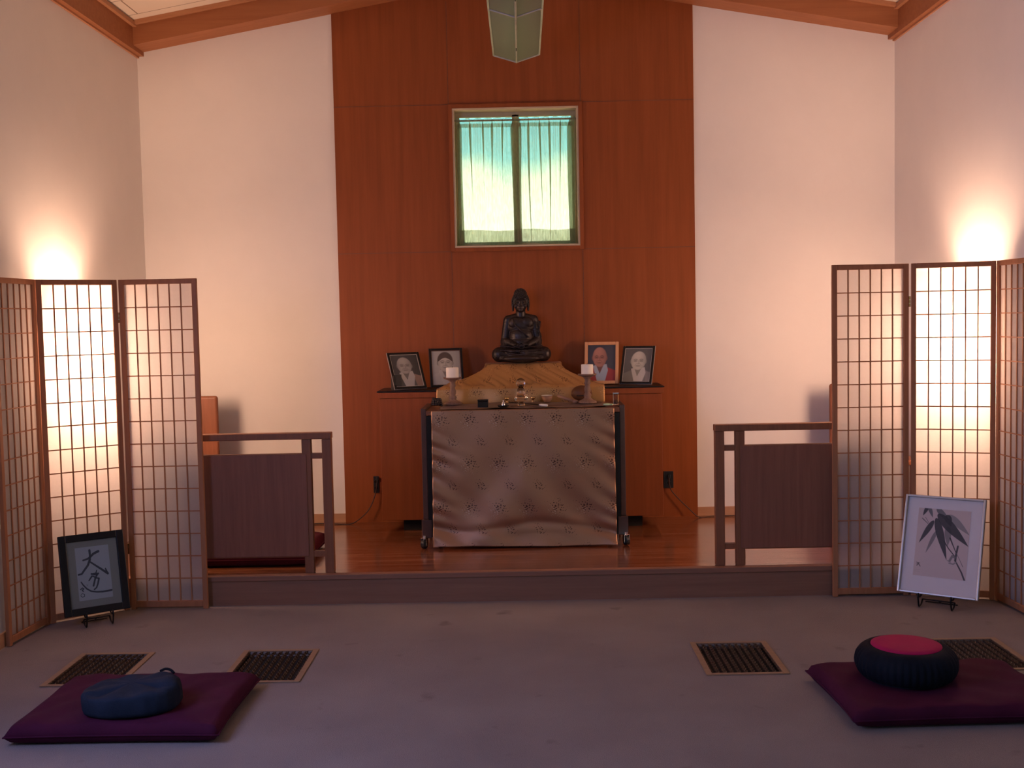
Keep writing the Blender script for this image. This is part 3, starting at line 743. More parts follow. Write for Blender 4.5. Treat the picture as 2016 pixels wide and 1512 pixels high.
def portrait(P, bg, skin, robe, collar, cx, cy, rx, ry, look=0.0, hair=None, robe2=None, glasses=False, ears=True, bg2=None):
    U, V = P.U, P.V; rnd = np.random.RandomState(int(cx * 1000))
    P.C[:] = bg
    if bg2: P.mix(np.clip((U - .45) * 1.6, 0, 1), bg2)
    dk = tuple(c * .16 for c in skin); md = tuple(c * .45 for c in skin)
    yb = cy + ry
    P.poly([(cx - .17, yb - .08), (cx + .17, yb - .08), (cx + .2, yb + .16), (cx - .2, yb + .16)], md)
    P.poly([(cx - .18, yb + .0), (-.1, yb + .16), (-.1, 1.1), (1.1, 1.1), (1.1, yb + .14), (cx + .2, yb + .0), (cx + .01, yb + .28)], robe, soft=1.6)
    if robe2: P.poly([(cx + .26, yb + .02), (1.1, yb + .12), (1.1, 1.1), (cx + .36, 1.1), (cx + .3, .9)], robe2, .85, soft=2)
    P.poly([(cx - .24, yb - .02), (cx - .13, yb - .05), (cx + .03, yb + .25), (cx + .15, 1.1), (cx - .06, 1.1)], collar, soft=1.5)
    P.poly([(cx + .25, yb - .07), (cx + .15, yb - .06), (cx - .02, yb + .24), (cx - .12, 1.1), (cx + .16, 1.1), (cx + .3, yb + .1)], collar, soft=1.5)
    if ears:
        for s in (-1, 1): P.ell(cx + s * rx * .98, cy + ry * .12, rx * .16, ry * .24, md, .2)
    m = P.ell(cx, cy, rx, ry, skin, .05)
    m2 = P.ell(cx, cy + ry * .35, rx * .86, ry * .68, skin, .06)
    m = np.maximum(m, m2)
    P.mix(m * np.clip((U - cx - rx * .1 * (1 - look)) / (rx * 1.1), 0, 1), md, .7)
    P.mix(m * np.clip((cx - rx * .55 - U) / (rx * .6), 0, 1), md, .5)
    P.ell(cx - rx * .15, cy - ry * .5, rx * .5, ry * .3, tuple(min(1, c * 1.25) for c in skin), .9, .55, clip=m)
    if hair:
        hm = P.ell(cx, cy - ry * .15, rx * 1.06, ry * .92, hair, .05, 0)
        hm = hm * (V < cy - ry * .45 + .6 * np.abs(U - cx) ** 1.6 * 1.8 - 0 * U)
        P.mix(hm, hair, .95)
    ex = cx + look * rx * .12
    for s in (-1, 1):
        P.seg([(ex + s * rx * .16, cy - ry * .08), (ex + s * rx * .40, cy - ry * .15), (ex + s * rx * .62, cy - ry * .06)], .011, dk, .75, soft=2)
        P.ell(ex + s * rx * .38, cy + ry * .06, rx * .2, ry * .085, md, .6, .8)
        P.seg([(ex + s * rx * .22, cy + ry * .07), (ex + s * rx * .38, cy + ry * .045), (ex + s * rx * .56, cy + ry * .08)], .007, dk, .95, soft=1.5)
        P.ell(ex + s * rx * .5, cy + ry * .38, rx * .2, ry * .13, tuple(min(1, c * 1.12) for c in skin), .9, .5)
        P.seg([(ex + s * rx * .22, cy + ry * .34), (ex + s * rx * .42, cy + ry * .56)], .005, md, .7, soft=3)
        if glasses:
            for k in range(16):
                a0, a1 = k * PI / 8, (k + 1) * PI / 8
                P.seg([(ex + s * rx * .38 + rx * .28 * math.cos(a0), cy + ry * .06 + ry * .15 * math.sin(a0)), (ex + s * rx * .38 + rx * .28 * math.cos(a1), cy + ry * .06 + ry * .15 * math.sin(a1))], .004, dk, .5)
    P.seg([(ex + rx * .03, cy), (ex + rx * .09, cy + ry * .33)], .011, md, .75, soft=3)
    P.seg([(ex - rx * .12, cy + ry * .37), (ex + rx * .14, cy + ry * .37)], .008, dk, .6, soft=2)
    P.seg([(ex - rx * .26, cy + ry * .59), (ex, cy + ry * .57), (ex + rx * .26, cy + ry * .59)], .008, dk, .85, soft=1.5)
    P.ell(ex, cy + ry * .66, rx * .22, ry * .05, md, .7, .6)
    P.ell(ex, cy + ry * .84, rx * .25, ry * .1, tuple(min(1, c * 1.1) for c in skin), .9, .4)

def photo_frame(name_label, px, py, Yp, w, h, yaw, lean, fmat, fw, paint, inner=None, group='portraits on the cabinet', wing=False):
    p = at(px, py, Y=Yp); p.y = Yp
    t = thing('framed_portrait', name_label, 'framed portrait', (p.x, p.y, CT + .003), yaw, group)
    Mt = Matrix.Translation((0, 0, .004)) @ Matrix.Rotation(-lean, 4, 'X')
    def fin(o): o.matrix_local = Mt; return o
    bm = B(); ring(bm, -w / 2, w / 2, 0, h, fw, -.010, .006); fin(obj('frame', bm, fmat, t, bevel=.003))
    if inner:
        bm = B(); ring(bm, -w / 2 + fw, w / 2 - fw, fw, h - fw, .003, -.006, .004); fin(obj('fillet', bm, inner, t))
        bm = B(); ring(bm, -w / 2 - .0015, w / 2 + .0015, -.0015, h + .0015, .003, -.003, .004); fin(obj('rim', bm, inner, t))
    bm = B(); box2(bm, (-w / 2 + .004, .0015, .004), (w / 2 - .004, .007, h - .004)); fin(obj('backing', bm, 'frame_backing', t))
    P = Pic(w - 2 * fw, h - 2 * fw, 90, 120); paint(P); q = P.build('portrait', t, 0.0, h / 2); fin(q)
    yb = math.sin(lean) * h * .72
    bm = B(); top = Vector((0, .006 + math.sin(lean) * h * .72, math.cos(lean) * h * .72)); foot = Vector((0, .035 + math.sin(lean) * h * .72 + .03, .002))
    if not wing:
        for s in (-.02, .02): tube(bm, [top + Vector((s, 0, 0)), foot + Vector((s * 1.3, 0, 0))], .003, 6)
        tube(bm, [foot + Vector((-.026, 0, 0)), foot + Vector((.026, 0, 0))], .003, 6)
    else:
        box(bm, ((top + foot) / 2)[:], (.09, .004, (top - foot).length), None)
    obj('easel_back', bm, 'black_plastic', t)
    if wing:
        bm = B(); box2(bm, (-w / 2 - .0, .004, 0), (-w / 2 + .05, .012, .1)); box2(bm, (-w / 2, .004, 0), (-w / 2 + .008, .06, .09)); obj('stand_wing', bm, 'black_plastic', t)
    return t
G = lambda g, r=1.06, b=.9: (g * r, g, g * b)
photo_frame('leftmost black-framed portrait of a person in dark robe with white collar, tilted', 809, 766, 7.25, .226, .262, rad(30), rad(28), 'black_lacquer', .015,
            lambda P: portrait(P, G(.07), G(.34, 1.08, .86), G(.10), G(.42), .46, .33, .26, .25, .4, robe2=(.32, .2, .14), bg2=G(.035)), 'silver_frame', wing=True)
photo_frame('dark-framed faded portrait of a person with short dark hair behind left candle', 881, 759, 7.35, .222, .262, rad(12), rad(15), 'black_lacquer', .014,
            lambda P: portrait(P, G(.33), G(.36, 1.1, .85), G(.36), G(.40), .47, .33, .25, .27, .1, hair=(.05, .03, .022), bg2=G(.26)), 'table_wood')
photo_frame('light wood-framed colour portrait of a bald person with pale collar and red robe', 1184, 757, 7.36, .226, .283, rad(-10), rad(14), 'pale_frame_wood', .021,
            lambda P: portrait(P, (.035, .035, .05), (.36, .16, .115), (.30, .035, .03), (.34, .38, .42), .43, .33, .25, .27, -.5, glasses=True, bg2=(.06, .06, .07)))
photo_frame('rightmost black-framed sepia portrait of a smiling person in grey robe', 1251, 760, 7.28, .218, .262, rad(-24), rad(22), 'black_lacquer', .015,
            lambda P: portrait(P, G(.10), G(.46, 1.07, .82), G(.17), G(.46), .52, .36, .27, .27, -.1, robe2=G(.22, 1.15), bg2=G(.13)), 'silver_frame')

# ------------------------------------------------------------------ things on the altar table
def on_table(px, py, dz=.0075):
    p = at(px, py, Z=TT + .01); return (p.x, max(YT + .045, min(YT + TD - .045, p.y)), TT + dz)
def candle_holder(px, py, label, s=1.0):
    t = thing('candlestick', label, 'candlestick', on_table(px, py), 0, 'turned wooden candlesticks on the altar table')
    bm = B()
    prof = [(.055, 0), (.058, .008), (.050, .016), (.030, .024), (.020, .034), (.024, .044), (.022, .054), (.016, .060), (.020, .070), (.021, .088), (.016, .098), (.015, .108), (.021, .118), (.017, .126), (.016, .140), (.024, .150), (.034, .156)]
    lathe(bm, [(r, z * s) for r, z in prof], 28); obj('stem', bm, 'holder_wood', t, smooth=True)
    bm = B(); lathe(bm, [(.034, .156 * s), (.056, .164 * s), (.058, .172 * s), (.054, .172 * s), (.040, .168 * s)], 28); obj('plate', bm, 'holder_wood', t, smooth=True)
    return t, .170 * s
def candle(t, z, r, h, label):
    c = thing('pillar_candle', label, 'candle', (t.location.x, t.location.y, t.location.z + z), 0, 'white pillar candles')
    bm = B(); lathe(bm, [(r, 0), (r, h - .003), (r - .003, h), (r * .7, h - .004), (.004, h - .007)], 28); obj('wax', bm, 'wax', c)
    bm = B(); tube(bm, [(0, 0, h - .008), (0, .001, h + .002), (.002, .001, h + .008)], .0012, 6); obj('wick', bm, 'wick', c)
t, z = candle_holder(892, 796, 'turned wooden candlestick on the left end of the altar table')
candle(t, z, .0395, .064, 'white pillar candle on the left candlestick')
t, z = candle_holder(1157, 793, 'turned wooden candlestick on the right end of the altar table', 1.06)
candle(t, z, .037, .060, 'white pillar candle on the right candlestick')
# glass stupa lamp
t = thing('glass_ornament', 'clear glass ornament with a round ball top in the middle of the altar table', 'ornament', on_table(1026, 798))
bm = B(); lathe(bm, [(.020, 0), (.024, .006), (.020, .014), (.012, .022)], 28); obj('foot', bm, 'crystal', t, smooth=True)
bm = B(); lathe(bm, [(.012, .022), (.020, .028), (.042, .040), (.044, .048), (.030, .056), (.022, .062)], 28); obj('bowl', bm, 'crystal', t, smooth=True)
bm = B(); lathe(bm, [(.022, .062), (.026, .070), (.022, .100), (.012, .116)], 28); obj('neck', bm, 'crystal', t, smooth=True)
bm = B(); ell(bm, (0, 0, .140), (.029, .029, .029), 28); obj('ball', bm, 'crystal', t, smooth=True)
bm = B(); lathe(bm, [(.019, .118), (.021, .121), (.019, .124)], 24); obj('collar', bm, 'brass', t)
for px, side in ((998, 'left'), (1049, 'right')):
    t = thing('small_brass_cup', 'tiny brass cup just %s of the glass ornament' % side, 'cup', on_table(px, 791), 0, 'tiny brass cups')
    bm = B(); lathe(bm, [(.008, 0), (.009, .003), (.004, .008), (.004, .016), (.014, .024), (.016, .034), (.014, .034), (.011, .026)], 20, caps=True); obj('cup', bm, 'brass', t, smooth=True)
# black box
p = on_table(951, 801)
bm = B(); box(bm, (0, 0, .018), (.062, .045, .036)); t = thing('small_black_box', 'small black lidded box near the front edge of the altar table', 'box', p); obj('body', bm, 'black_lacquer', t, bevel=.003)
bm = B(); box(bm, (0, 0, .042), (.064, .047, .010)); obj('lid', bm, 'black_lacquer', t, bevel=.003)
# dark dish with silver bell
p = on_table(991, 801)
t = thing('small_dish', 'small black dish on the front of the altar table', 'dish', p)
bm = B(); lathe(bm, [(.020, 0), (.030, .004), (.036, .013), (.033, .014), (.026, .007), (.004, .006)], 28); obj('dish', bm, 'black_lacquer', t, smooth=True)
t = thing('silver_bell', 'tiny shiny silver bell standing in the small black dish', 'bell', (p[0], p[1], p[2] + .0072))
bm = B(); lathe(bm, [(.013, 0), (.012, .008), (.008, .022), (.003, .027)], 20); obj('bell', bm, 'chrome', t, smooth=True)
bm = B(); ell(bm, (0, 0, .030), (.004, .004, .005), 12); obj('knob', bm, 'chrome', t, smooth=True)
# lighter wand
a = Vector(on_table(1002, 793)) + Vector((0, 0, .006)); b = Vector(on_table(1062, 798)) + Vector((0, 0, .006)); d = (b - a).normalized()
t = thing('candle_lighter', 'thin candle lighter with pale handle lying across the altar table', 'lighter', a)
bm = B(); tube(bm, [Vector(), b - a], .0028, 8); obj('wand', bm, 'black_iron', t)
bm = B(); tube(bm, [b - a, b - a + d * .02, b - a + d * .075], .007, 10, radii=[.005, .008, .007]); obj('handle', bm, 'white_enamel', t, smooth=True)
# tan bowl
t = thing('incense_bowl', 'small tan ceramic bowl right of the glass ornament', 'bowl', on_table(1077, 791))
bm = B(); lathe(bm, [(.018, 0), (.022, .004), (.031, .02), (.034, .040), (.031, .040), (.026, .018), (.004, .008)], 28); obj('bowl', bm, 'ceramic_tan', t, smooth=True)
bm = B(); lathe(bm, [(.0335, .041), (.036, .043), (.0335, .045), (.03, .043)], 28); obj('rim', bm, 'white_enamel', t, smooth=True)
# round wooden drum behind right candle
p = on_table(1143, 786)
t = thing('wooden_fish_drum', 'rounded brown wooden drum behind the right candlestick', 'drum', p)
bm = B(); ell(bm, (0, 0, .052), (.066, .050, .050), 28); obj('body', bm, 'ceramic_brown', t, smooth=True)
bm = B(); box(bm, (0, -.046, .040), (.07, .012, .006)); obj('slot', bm, 'dark_well', t, bevel=.002)
# pale mallet leaning
a = Vector((at(1098, 773, Y=6.9).x, 6.93, TT + .055)); b = Vector((at(1129, 785, Y=6.86).x, 6.90, TT + .0215))
t = thing('pale_mallet', 'pale mallet with padded stick beside the right candlestick', 'mallet', b)
bm = B(); tube(bm, [a - b, (a - b) * .5, Vector()], .009, 10, radii=[.0085, .0095, .010]); obj('stick', bm, 'ceramic_tan', t, smooth=True)
bm = B(); ell(bm, (.012, 0, -.004), (.02, .013, .0125), 16); obj('head', bm, 'ceramic_tan', t, smooth=True)
# dark coil of prayer beads left end
p = on_table(860, 799); p = (p[0], p[1], p[2] - .002)
t = thing('prayer_beads', 'dark coiled string of wooden beads on the left end of the altar table', 'beads', p)
bm = B()
for k in range(44):
    a = k * .52; r = .030 - .0002 * k; zz = .008 + .0115 * (a / (2 * PI))
    ell(bm, (math.cos(a) * r, math.sin(a) * r * .8, zz), (.0085, .0085, .0085), 10)
obj('beads', bm, 'statue_bronze', t, smooth=True)
# clear holder and green stone at right
p = on_table(1214, 799); 
t = thing('clear_glass_holder', 'clear square glass holder on the right corner of the altar table', 'holder', (p[0], p[1], TT + .0125))
bm = B(); box(bm, (0, 0, .033), (.032, .032, .066)); obj('block', bm, 'clear_acrylic', t, bevel=.003)
bm = B(); box(bm, (0, 0, .070), (.036, .036, .007)); obj('cap', bm, 'chrome', t, bevel=.002)
t = thing('green_stone', 'small pale green polished stone lying beside the clear glass holder', 'stone', on_table(1196, 799))
bm = B(); ell(bm, (0, 0, .008), (.024, .014, .008), 16); ell(bm, (.024, .004, .0065), (.014, .011, .0065), 14); obj('stone', bm, 'pale_green', t, smooth=True)

# ------------------------------------------------------------------ railings
def railing(side, label):
    s = 1 if side == 'left' else -1          # outer end post faces centre
    Yr = YS + .062; dp = .045
    if side == 'left': xe = at(655, 1000, Y=Yr - dp / 2).x; xo = -2.02
    else: xe = at(1409, 1000, Y=Yr - dp / 2).x; xo = 2.0
    L = abs(xo - xe)
    t = thing('wooden_railing', label, 'railing', (xe, Yr, PLAT + .001), 0, 'low railings on the platform edge')
    def bx(bm, a0, a1, z0, z1, y0=-dp / 2, y1=dp / 2): box2(bm, (-s * a0, y0, z0), (-s * a1, y1, z1))
    Ht = .768
    bm = B(); bx(bm, 0, .05, 0, Ht - .036); obj('post', bm, 'rail_wood', t, bevel=.003)
    bm = B(); bx(bm, .110, .160, 0, Ht - .036, -dp / 2 + .002, dp / 2 - .002); obj('post', bm, 'rail_wood', t, bevel=.003)
    bm = B(); bx(bm, L - .05, L, 0, Ht - .036); obj('post', bm, 'rail_wood', t, bevel=.003)
    bm = B(); bx(bm, -.002, L + .01, Ht - .036, Ht, -dp / 2 - .006, dp / 2 + .006); obj('top_rail', bm, 'rail_wood', t, bevel=.004)
    bm = B(); bx(bm, .045, L - .05, .625, .655, -dp / 2 + .006, dp / 2 - .006); obj('middle_rail', bm, 'rail_wood', t, bevel=.002)
    bm = B(); bx(bm, .045, L - .05, .088, .120, -dp / 2 + .006, dp / 2 - .006); obj('bottom_rail', bm, 'rail_wood', t, bevel=.002)
    bm = B(); bx(bm, .135, L - .03, .095, .652, -dp / 2 - .004, -dp / 2 + .012); obj('panel', bm, 'rail_panel_wood', t, bevel=.002)
railing('left', 'dark wooden railing with solid panel at the left edge of the platform')
railing('right', 'dark wooden railing with solid panel at the right edge of the platform')

# ------------------------------------------------------------------ chairs at the back corners
def chair(x, label):
    t = thing('wooden_chair', label, 'chair', (x, 7.04, PLAT + .001), 0, 'wooden chairs in the altar corners')
    bm = B(); box2(bm, (-.22, .22, .42), (.22, .255, .895)); o = obj('backrest', bm, 'chair_wood', t)
    b = o.modifiers.new('b', 'BEVEL'); b.width = .018; b.segments = 4
    bm = B(); box2(bm, (-.22, -.2, .41), (.22, .25, .445)); obj('seat', bm, 'chair_wood', t, bevel=.01)
    for sx in (-.19, .19):
        for sy in (-.17, .23):
            bm = B(); box(bm, (sx, sy, .205), (.04, .04, .41)); obj('leg', bm, 'chair_wood', t, bevel=.004)
chair(at(428, 800, Y=7.26).x - .22, 'reddish wooden chair with rounded back behind the left railing')
chair(at(1634, 800, Y=7.26).x + .22, 'wooden chair mostly hidden behind the right folding screen')

# ------------------------------------------------------------------ outlets and cords
for px, py, lab in ((741, 954, 'black wall outlet left of the cabinet'), (1316, 944, 'black wall outlet right of the cabinet')):
    p = at(px, py, Y=YB - .016)
    t = thing('wall_outlet', lab, 'outlet', (p.x, YB - .0135, p.z), 0, 'black outlets on the panelled wall')
    wv = .038 if px < 1000 else .066
    bm = B(); box(bm, (0, -.003, 0), (wv, .006, .114)); obj('cover_plate', bm, 'black_plastic', t, bevel=.002)
    for dz in (-.022, .022):
        bm = B(); lathe(bm, [(.013, -.002), (.0125, .002)], 20); bmesh.ops.transform(bm, matrix=Matrix.Translation((0, -.0075, dz)) @ Matrix.Rotation(PI / 2, 4, 'X'), verts=bm.verts)
        obj('socket', bm, 'black_lacquer', t)
def smooth_path(pts, n=8):
    P = [Vector(p) for p in pts]; out = []
    for i in range(len(P) - 1):
        p0, p1, p2, p3 = P[max(i - 1, 0)], P[i], P[i + 1], P[min(i + 2, len(P) - 1)]
        for k in range(n):
            t = k / n
            out.append(.5 * ((2 * p1) + (p2 - p0) * t + (2 * p0 - 5 * p1 + 4 * p2 - p3) * t * t + (3 * p1 - p0 - 3 * p2 + p3) * t ** 3))
    return out + [P[-1]]
def wp(px, py, Y=YB - .03): return at(px, py, Y=Y)
def cord(name_lab, pts, plug):
    t = thing('power_cord', name_lab, 'cord', pts[0], 0, 'power cords from the wall outlets')
    o0 = Vector(pts[0]); bm = B(); tube(bm, [p - o0 for p in smooth_path(pts)], .0035, 8); obj('cable', bm, 'cord_brown', t, smooth=True)
    bm = B(); box(bm, (0, .006, .006), (.02, .018, .026)); obj('plug', bm, 'black_plastic', t, bevel=.004)
FLZ = PLAT + .004
cord('brown cord curving from the left outlet to the floor', [wp(743, 945, YB - .040), wp(740, 968, YB - .045), wp(731, 995, YB - .06), wp(716, 1015, YB - .07), Vector((at(695, 1027, Z=FLZ).x, YB - .09, FLZ)), Vector((at(660, 1028, Z=FLZ).x, YB - .075, FLZ)), Vector((at(620, 1027, Z=FLZ).x, YB - .06, FLZ)), Vector((-2.0, YB - .06, FLZ))], 1)
cord('dark cord slanting from the right outlet to the floor', [wp(1317, 940, YB - .040), wp(1320, 962, YB - .045), wp(1336, 982, YB - .05), wp(1355, 1000, YB - .06), Vector((at(1372, 1013, Z=FLZ).x, YB - .08, FLZ)), Vector((at(1400, 1013, Z=FLZ).x, YB - .05, FLZ)), Vector((at(1470, 1010, Z=FLZ).x, YB - .05, FLZ)), Vector((2.2, YB - .05, FLZ))], 1)

# ------------------------------------------------------------------ folding screens
SH = 1.77
def screen_panel(root, p0, p1):
    """panel from ground point p0 to p1 (world), child meshes in root's space"""
    o0 = root.location; a = Vector((p0[0] - o0.x, p0[1] - o0.y, 0)); b = Vector((p1[0] - o0.x, p1[1] - o0.y, 0))
    d = b - a; L = d.length - .014; ang = math.atan2(d.y, d.x)
    M = Matrix.Translation(a) @ Matrix.Rotation(ang, 4, 'Z') @ Matrix.Translation((.007, 0, 0))
    sw = .026; th = .02
    bm = B()
    box2(bm, (0, -th / 2, .0), (sw, th / 2, SH)); box2(bm, (L - sw, -th / 2, .0), (L, th / 2, SH))
    box2(bm, (sw, -th / 2, SH - .027), (L - sw, th / 2, SH)); box2(bm, (sw, -th / 2, .012), (L - sw, th / 2, .045))
    fr = obj('panel_frame', bm, 'screen_wood', root, bevel=.002); fr.matrix_local = M
    bm = B(); nc, nr = 6, 14; z0, z1 = .045, SH - .027
    for i in range(1, nc):
        x = sw + (L - 2 * sw) * i / nc; box2(bm, (x - .0032, -.006, z0), (x + .0032, .0, z1))
    for j in range(1, nr):
        z = z0 + (z1 - z0) * j / nr; box2(bm, (sw, -.0052, z - .0028), (L - sw, .0, z + .0028))
    obj('lattice', bm, 'screen_wood', fr)
    bm = B(); vs = [bm.verts.new(q) for q in ((sw, .0015, z0), (L - sw, .0015, z0), (L - sw, .0015, z1), (sw, .0015, z1))]; bm.faces.new(vs)
    pp = obj('paper', bm, 'shoji_paper', fr)
def hinge(root, p, z):
    o0 = root.location
    bm = B(); c = Vector((p[0] - o0.x, p[1] - o0.y, z))
    for k in (-1, 0, 1): lathe(bm, [(.0055, -.009), (.0055, .009)], 12, c=(c.x, c.y, c.z + k * .019))
    obj('hinge', bm, 'brass', root)
def folding_screen(pts, label):
    t = thing('folding_screen', label, 'folding screen', (pts[0][0], pts[0][1], .001), 0, 'paper folding screens flanking the altar')
    for a, b in zip(pts[:-1], pts[1:]): screen_panel(t, a, b)
    for p in pts[1:-1]:
        for z in (.33, 1.57): hinge(t, p, z)
LS = [(-2.496, 5.25), (-2.469, 5.66), (-2.14, 5.928), (-1.71, 5.918)]
RS = [(1.631, 5.93), (2.05, 5.938), (2.455, 5.80), (2.478, 5.38)]
folding_screen(LS, 'three-panel paper and wood folding screen standing left of the altar')
folding_screen(RS, 'three-panel paper and wood folding screen standing right of the altar')

# ------------------------------------------------------------------ floor lamps behind the screens
def floor_lamp(x, y, label, zc=1.33):
    t = thing('floor_lamp', label, 'floor lamp', (x, y, PLAT + .001), 0, 'lit floor lamps behind the screens')
    z = zc - PLAT
    bm = B(); lathe(bm, [(.11, 0), (.11, .012), (.10, .02), (.02, .028)], 32); obj('base', bm, 'black_iron', t, smooth=False)
    bm = B(); tube(bm, [(0, 0, .02), (0, 0, z + .04)], .009, 12); obj('pole', bm, 'black_iron', t, smooth=True)
    bm = B(); lathe(bm, [(.098, z - .25), (.098, z + .27)], 36, caps=False); obj('lamp_shade', bm, 'glowing_shade', t, smooth=True)
    bm = B(); lathe(bm, [(.001, z + .04), (.018, z + .04), (.018, z + .08), (.03, z + .11), (.025, z + .135), (.001, z + .145)], 20, caps=False); obj('bulb', bm, 'glowing_shade', t, smooth=True)
    l = D.lights.new('bulb_light', 'POINT'); l.energy = BULB; l.color = WARM; l.shadow_soft_size = .03
    lo = D.objects.new('bulb_light', l); COL.objects.link(lo); lo.location = (x, y, zc + .19)
floor_lamp(-2.40, 6.09, 'lit floor lamp glowing through the left folding screen')
floor_lamp(2.34, 6.14, 'lit floor lamp glowing through the right folding screen')

# ------------------------------------------------------------------ pendant light on the ridge
YF0, YF1 = 3.84, 6.90
fx = at(1017, 128, Y=YF1).x; fz = at(1017, 128, Y=YF1).z
fx2 = at(1012, 42, Y=5.83).x
t = thing('pendant_light', 'unlit long V-shaped frosted glass light hanging below the ceiling ridge', 'pendant light', (fx, YF1, fz + .02))
W2 = .139; VH = .043
nseg = 3; seg = (YF1 - YF0) / nseg
for k in range(nseg):
    ya, yb2 = -k * seg - .012, -(k + 1) * seg + .012
    for s in (-1, 1):
        bm = B(); vs = [bm.verts.new(q) for q in ((0, ya, 0), (s * W2, ya, VH), (s * W2, yb2, VH), (0, yb2, 0))]; bm.faces.new(vs)
        solid(obj('glass_pane', bm, 'frosted_glass', t), .004)
bm = B()
tube(bm, [(0, 0, -.004), (0, -(YF1 - YF0), -.004)], .005, 8)
for s in (-1, 1): box2(bm, (s * W2 - .005, -(YF1 - YF0), VH - .006), (s * W2 + .005, 0, VH + .008))
for k in range(nseg + 1):
    for s in (-1, 1): tube(bm, [(0, -k * seg, -.003), (s * W2, -k * seg, VH - .003)], .005, 6)
obj('frame', bm, 'fixture_metal', t)
bm = B(); box2(bm, (-W2 + .006, -(YF1 - YF0), VH + .02), (W2 - .006, 0, VH + .10)); obj('housing', bm, 'fixture_metal', t, bevel=.004)
for yy in (-.6, -2.9):
    bm = B(); tube(bm, [(0, yy, VH + .10), (0, yy, roof(fx) - fz - .02)], .008, 10); obj('hanger_rod', bm, 'fixture_metal', t, smooth=True)
for k in range(2):
    bm = B(); box(bm, (0, -.35 - seg * k, -.010), (.006, .05, .006)); obj('latch', bm, 'black_iron', t)

# ------------------------------------------------------------------ floor grilles
glabs = ['brown floor grille behind the left purple mat, nearest the left wall', 'brown floor grille right of the left purple mat', 'brown floor grille left of the right purple mat', 'brown floor grille behind the round cushion at the right wall']
for (x0, y0, x1, y1), lab in zip(VENTS, glabs):
    t = thing('floor_grille', lab, 'floor vent', ((x0 + x1) / 2, (y0 + y1) / 2, 0), 0, 'brown floor grilles in the carpet')
    w, d = x1 - x0, y1 - y0; fw = .026
    bm = B(); box2(bm, (-w / 2, -d / 2, .0005), (-w / 2 + fw, d / 2, .006)); box2(bm, (w / 2 - fw, -d / 2, .0005), (w / 2, d / 2, .006))
    box2(bm, (-w / 2 + fw, -d / 2, .0005), (w / 2 - fw, -d / 2 + fw * .8, .006)); box2(bm, (-w / 2 + fw, d / 2 - fw * .8, .0005), (w / 2 - fw, d / 2, .006))
    obj('frame', bm, 'vent_frame_wood', t, bevel=.0015)
    bm = B(); iw, idp = w - 2 * fw, d - 1.6 * fw; n = 20; st = iw / n
    for i in range(n):        # wavy strips that touch each other: a honeycomb
        x = -iw / 2 + st * (i + .5); m = 14; sy = idp / m
        pts = []
        for j in range(m * 2 + 1):
            yy = -idp / 2 + j * sy / 2; ph = (j % 2) * (1 if i % 2 else -1)
            pts.append((x + st * .47 * ph, yy))
        for (ax, ay), (bx_, by) in zip(pts[:-1], pts[1:]):
            dv = Vector((bx_ - ax, by - ay, 0)); nrm = Vector((-dv.y, dv.x, 0)).normalized() * .0012
            q = [Vector((ax, ay, 0)) - nrm, Vector((bx_, by, 0)) - nrm, Vector((bx_, by, 0)) + nrm, Vector((ax, ay, 0)) + nrm]
            lo = [bm.verts.new(v + Vector((0, 0, -.004))) for v in q]; hi = [bm.verts.new(v + Vector((0, 0, .003))) for v in q]
            bm.faces.new(hi)
            for i2 in range(4): bm.faces.new((lo[i2], lo[(i2 + 1) % 4], hi[(i2 + 1) % 4], hi[i2]))
    obj('grille', bm, 'grille_brown', t)

# ------------------------------------------------------------------ floor mats and cushions
def zabuton(name, label, c, w, d, h, rz, mat, group, z=0.001, seed=1, skew=0.0):
    t = thing(name, label, 'floor mat', (c[0], c[1], z), rz, group)
    bm = B(); n = 44
    def top(u, v, sgn):
        a, b = 2 * u - 1, 2 * v - 1
        e = max(0, (1 - a ** 14)) ** .28 * max(0, (1 - b ** 14)) ** .28 * (1 - .14 * (a * a + b * b) / 2)
        pin = 1 - .035 * (1 - a * a) * abs(b) ** 4
        x = a * w / 2 * (1 - .03 * (1 - b * b) * abs(a) ** 5) + skew * b * d / 2; y = b * d / 2 * pin
        wr = .0035 * math.sin(a * 9 + seed + 3 * b) * math.sin(b * 7 - seed) + .002 * math.sin(17 * a - 9 * b + seed)
        if sgn > 0: z_ = h * .42 + e * (h * .58 + wr)
        else: z_ = h * .42 - e * h * .42
        return (x, y, z_)
    grid(bm, lambda u, v: top(u, v, 1), n, n); grid(bm, lambda u, v: top(u, v, -1), n, n)
    bmesh.ops.remove_doubles(bm, verts=bm.verts, dist=.0004)
    obj('cushion', bm, mat, t, smooth=True)
    bm = B(); pts = []
    for k in range(160):
        s = k / 40; q = int(s); f = s - q
        a, b = ((2 * f - 1, -1), (1, 2 * f - 1), (1 - 2 * f, 1), (-1, 1 - 2 * f))[q]
        pts.append(top((a + 1) / 2, (b + 1) / 2, 1))
    tube(bm, pts, .0035, 6, closed=True); obj('piping', bm, mat, t, smooth=True)
    return t
zabuton('floor_mat', 'purple square floor mat under the slate-blue cushion', (-1.525, 4.285), .79, .63, .085, rad(-.5), 'mat_purple', 'purple meditation mats', seed=2, skew=.0)
zabuton('floor_mat', 'purple square floor mat under the round magenta-topped cushion', (1.58, 4.30), .83, .59, .085, rad(1.5), 'mat_purple', 'purple meditation mats', seed=5, skew=-.02)
zabuton('floor_mat', 'maroon floor mat on the platform behind the left railing', (-1.63, 6.47), .84, .62, .095, 0, 'mat_maroon', None, z=PLAT + .001, seed=9)

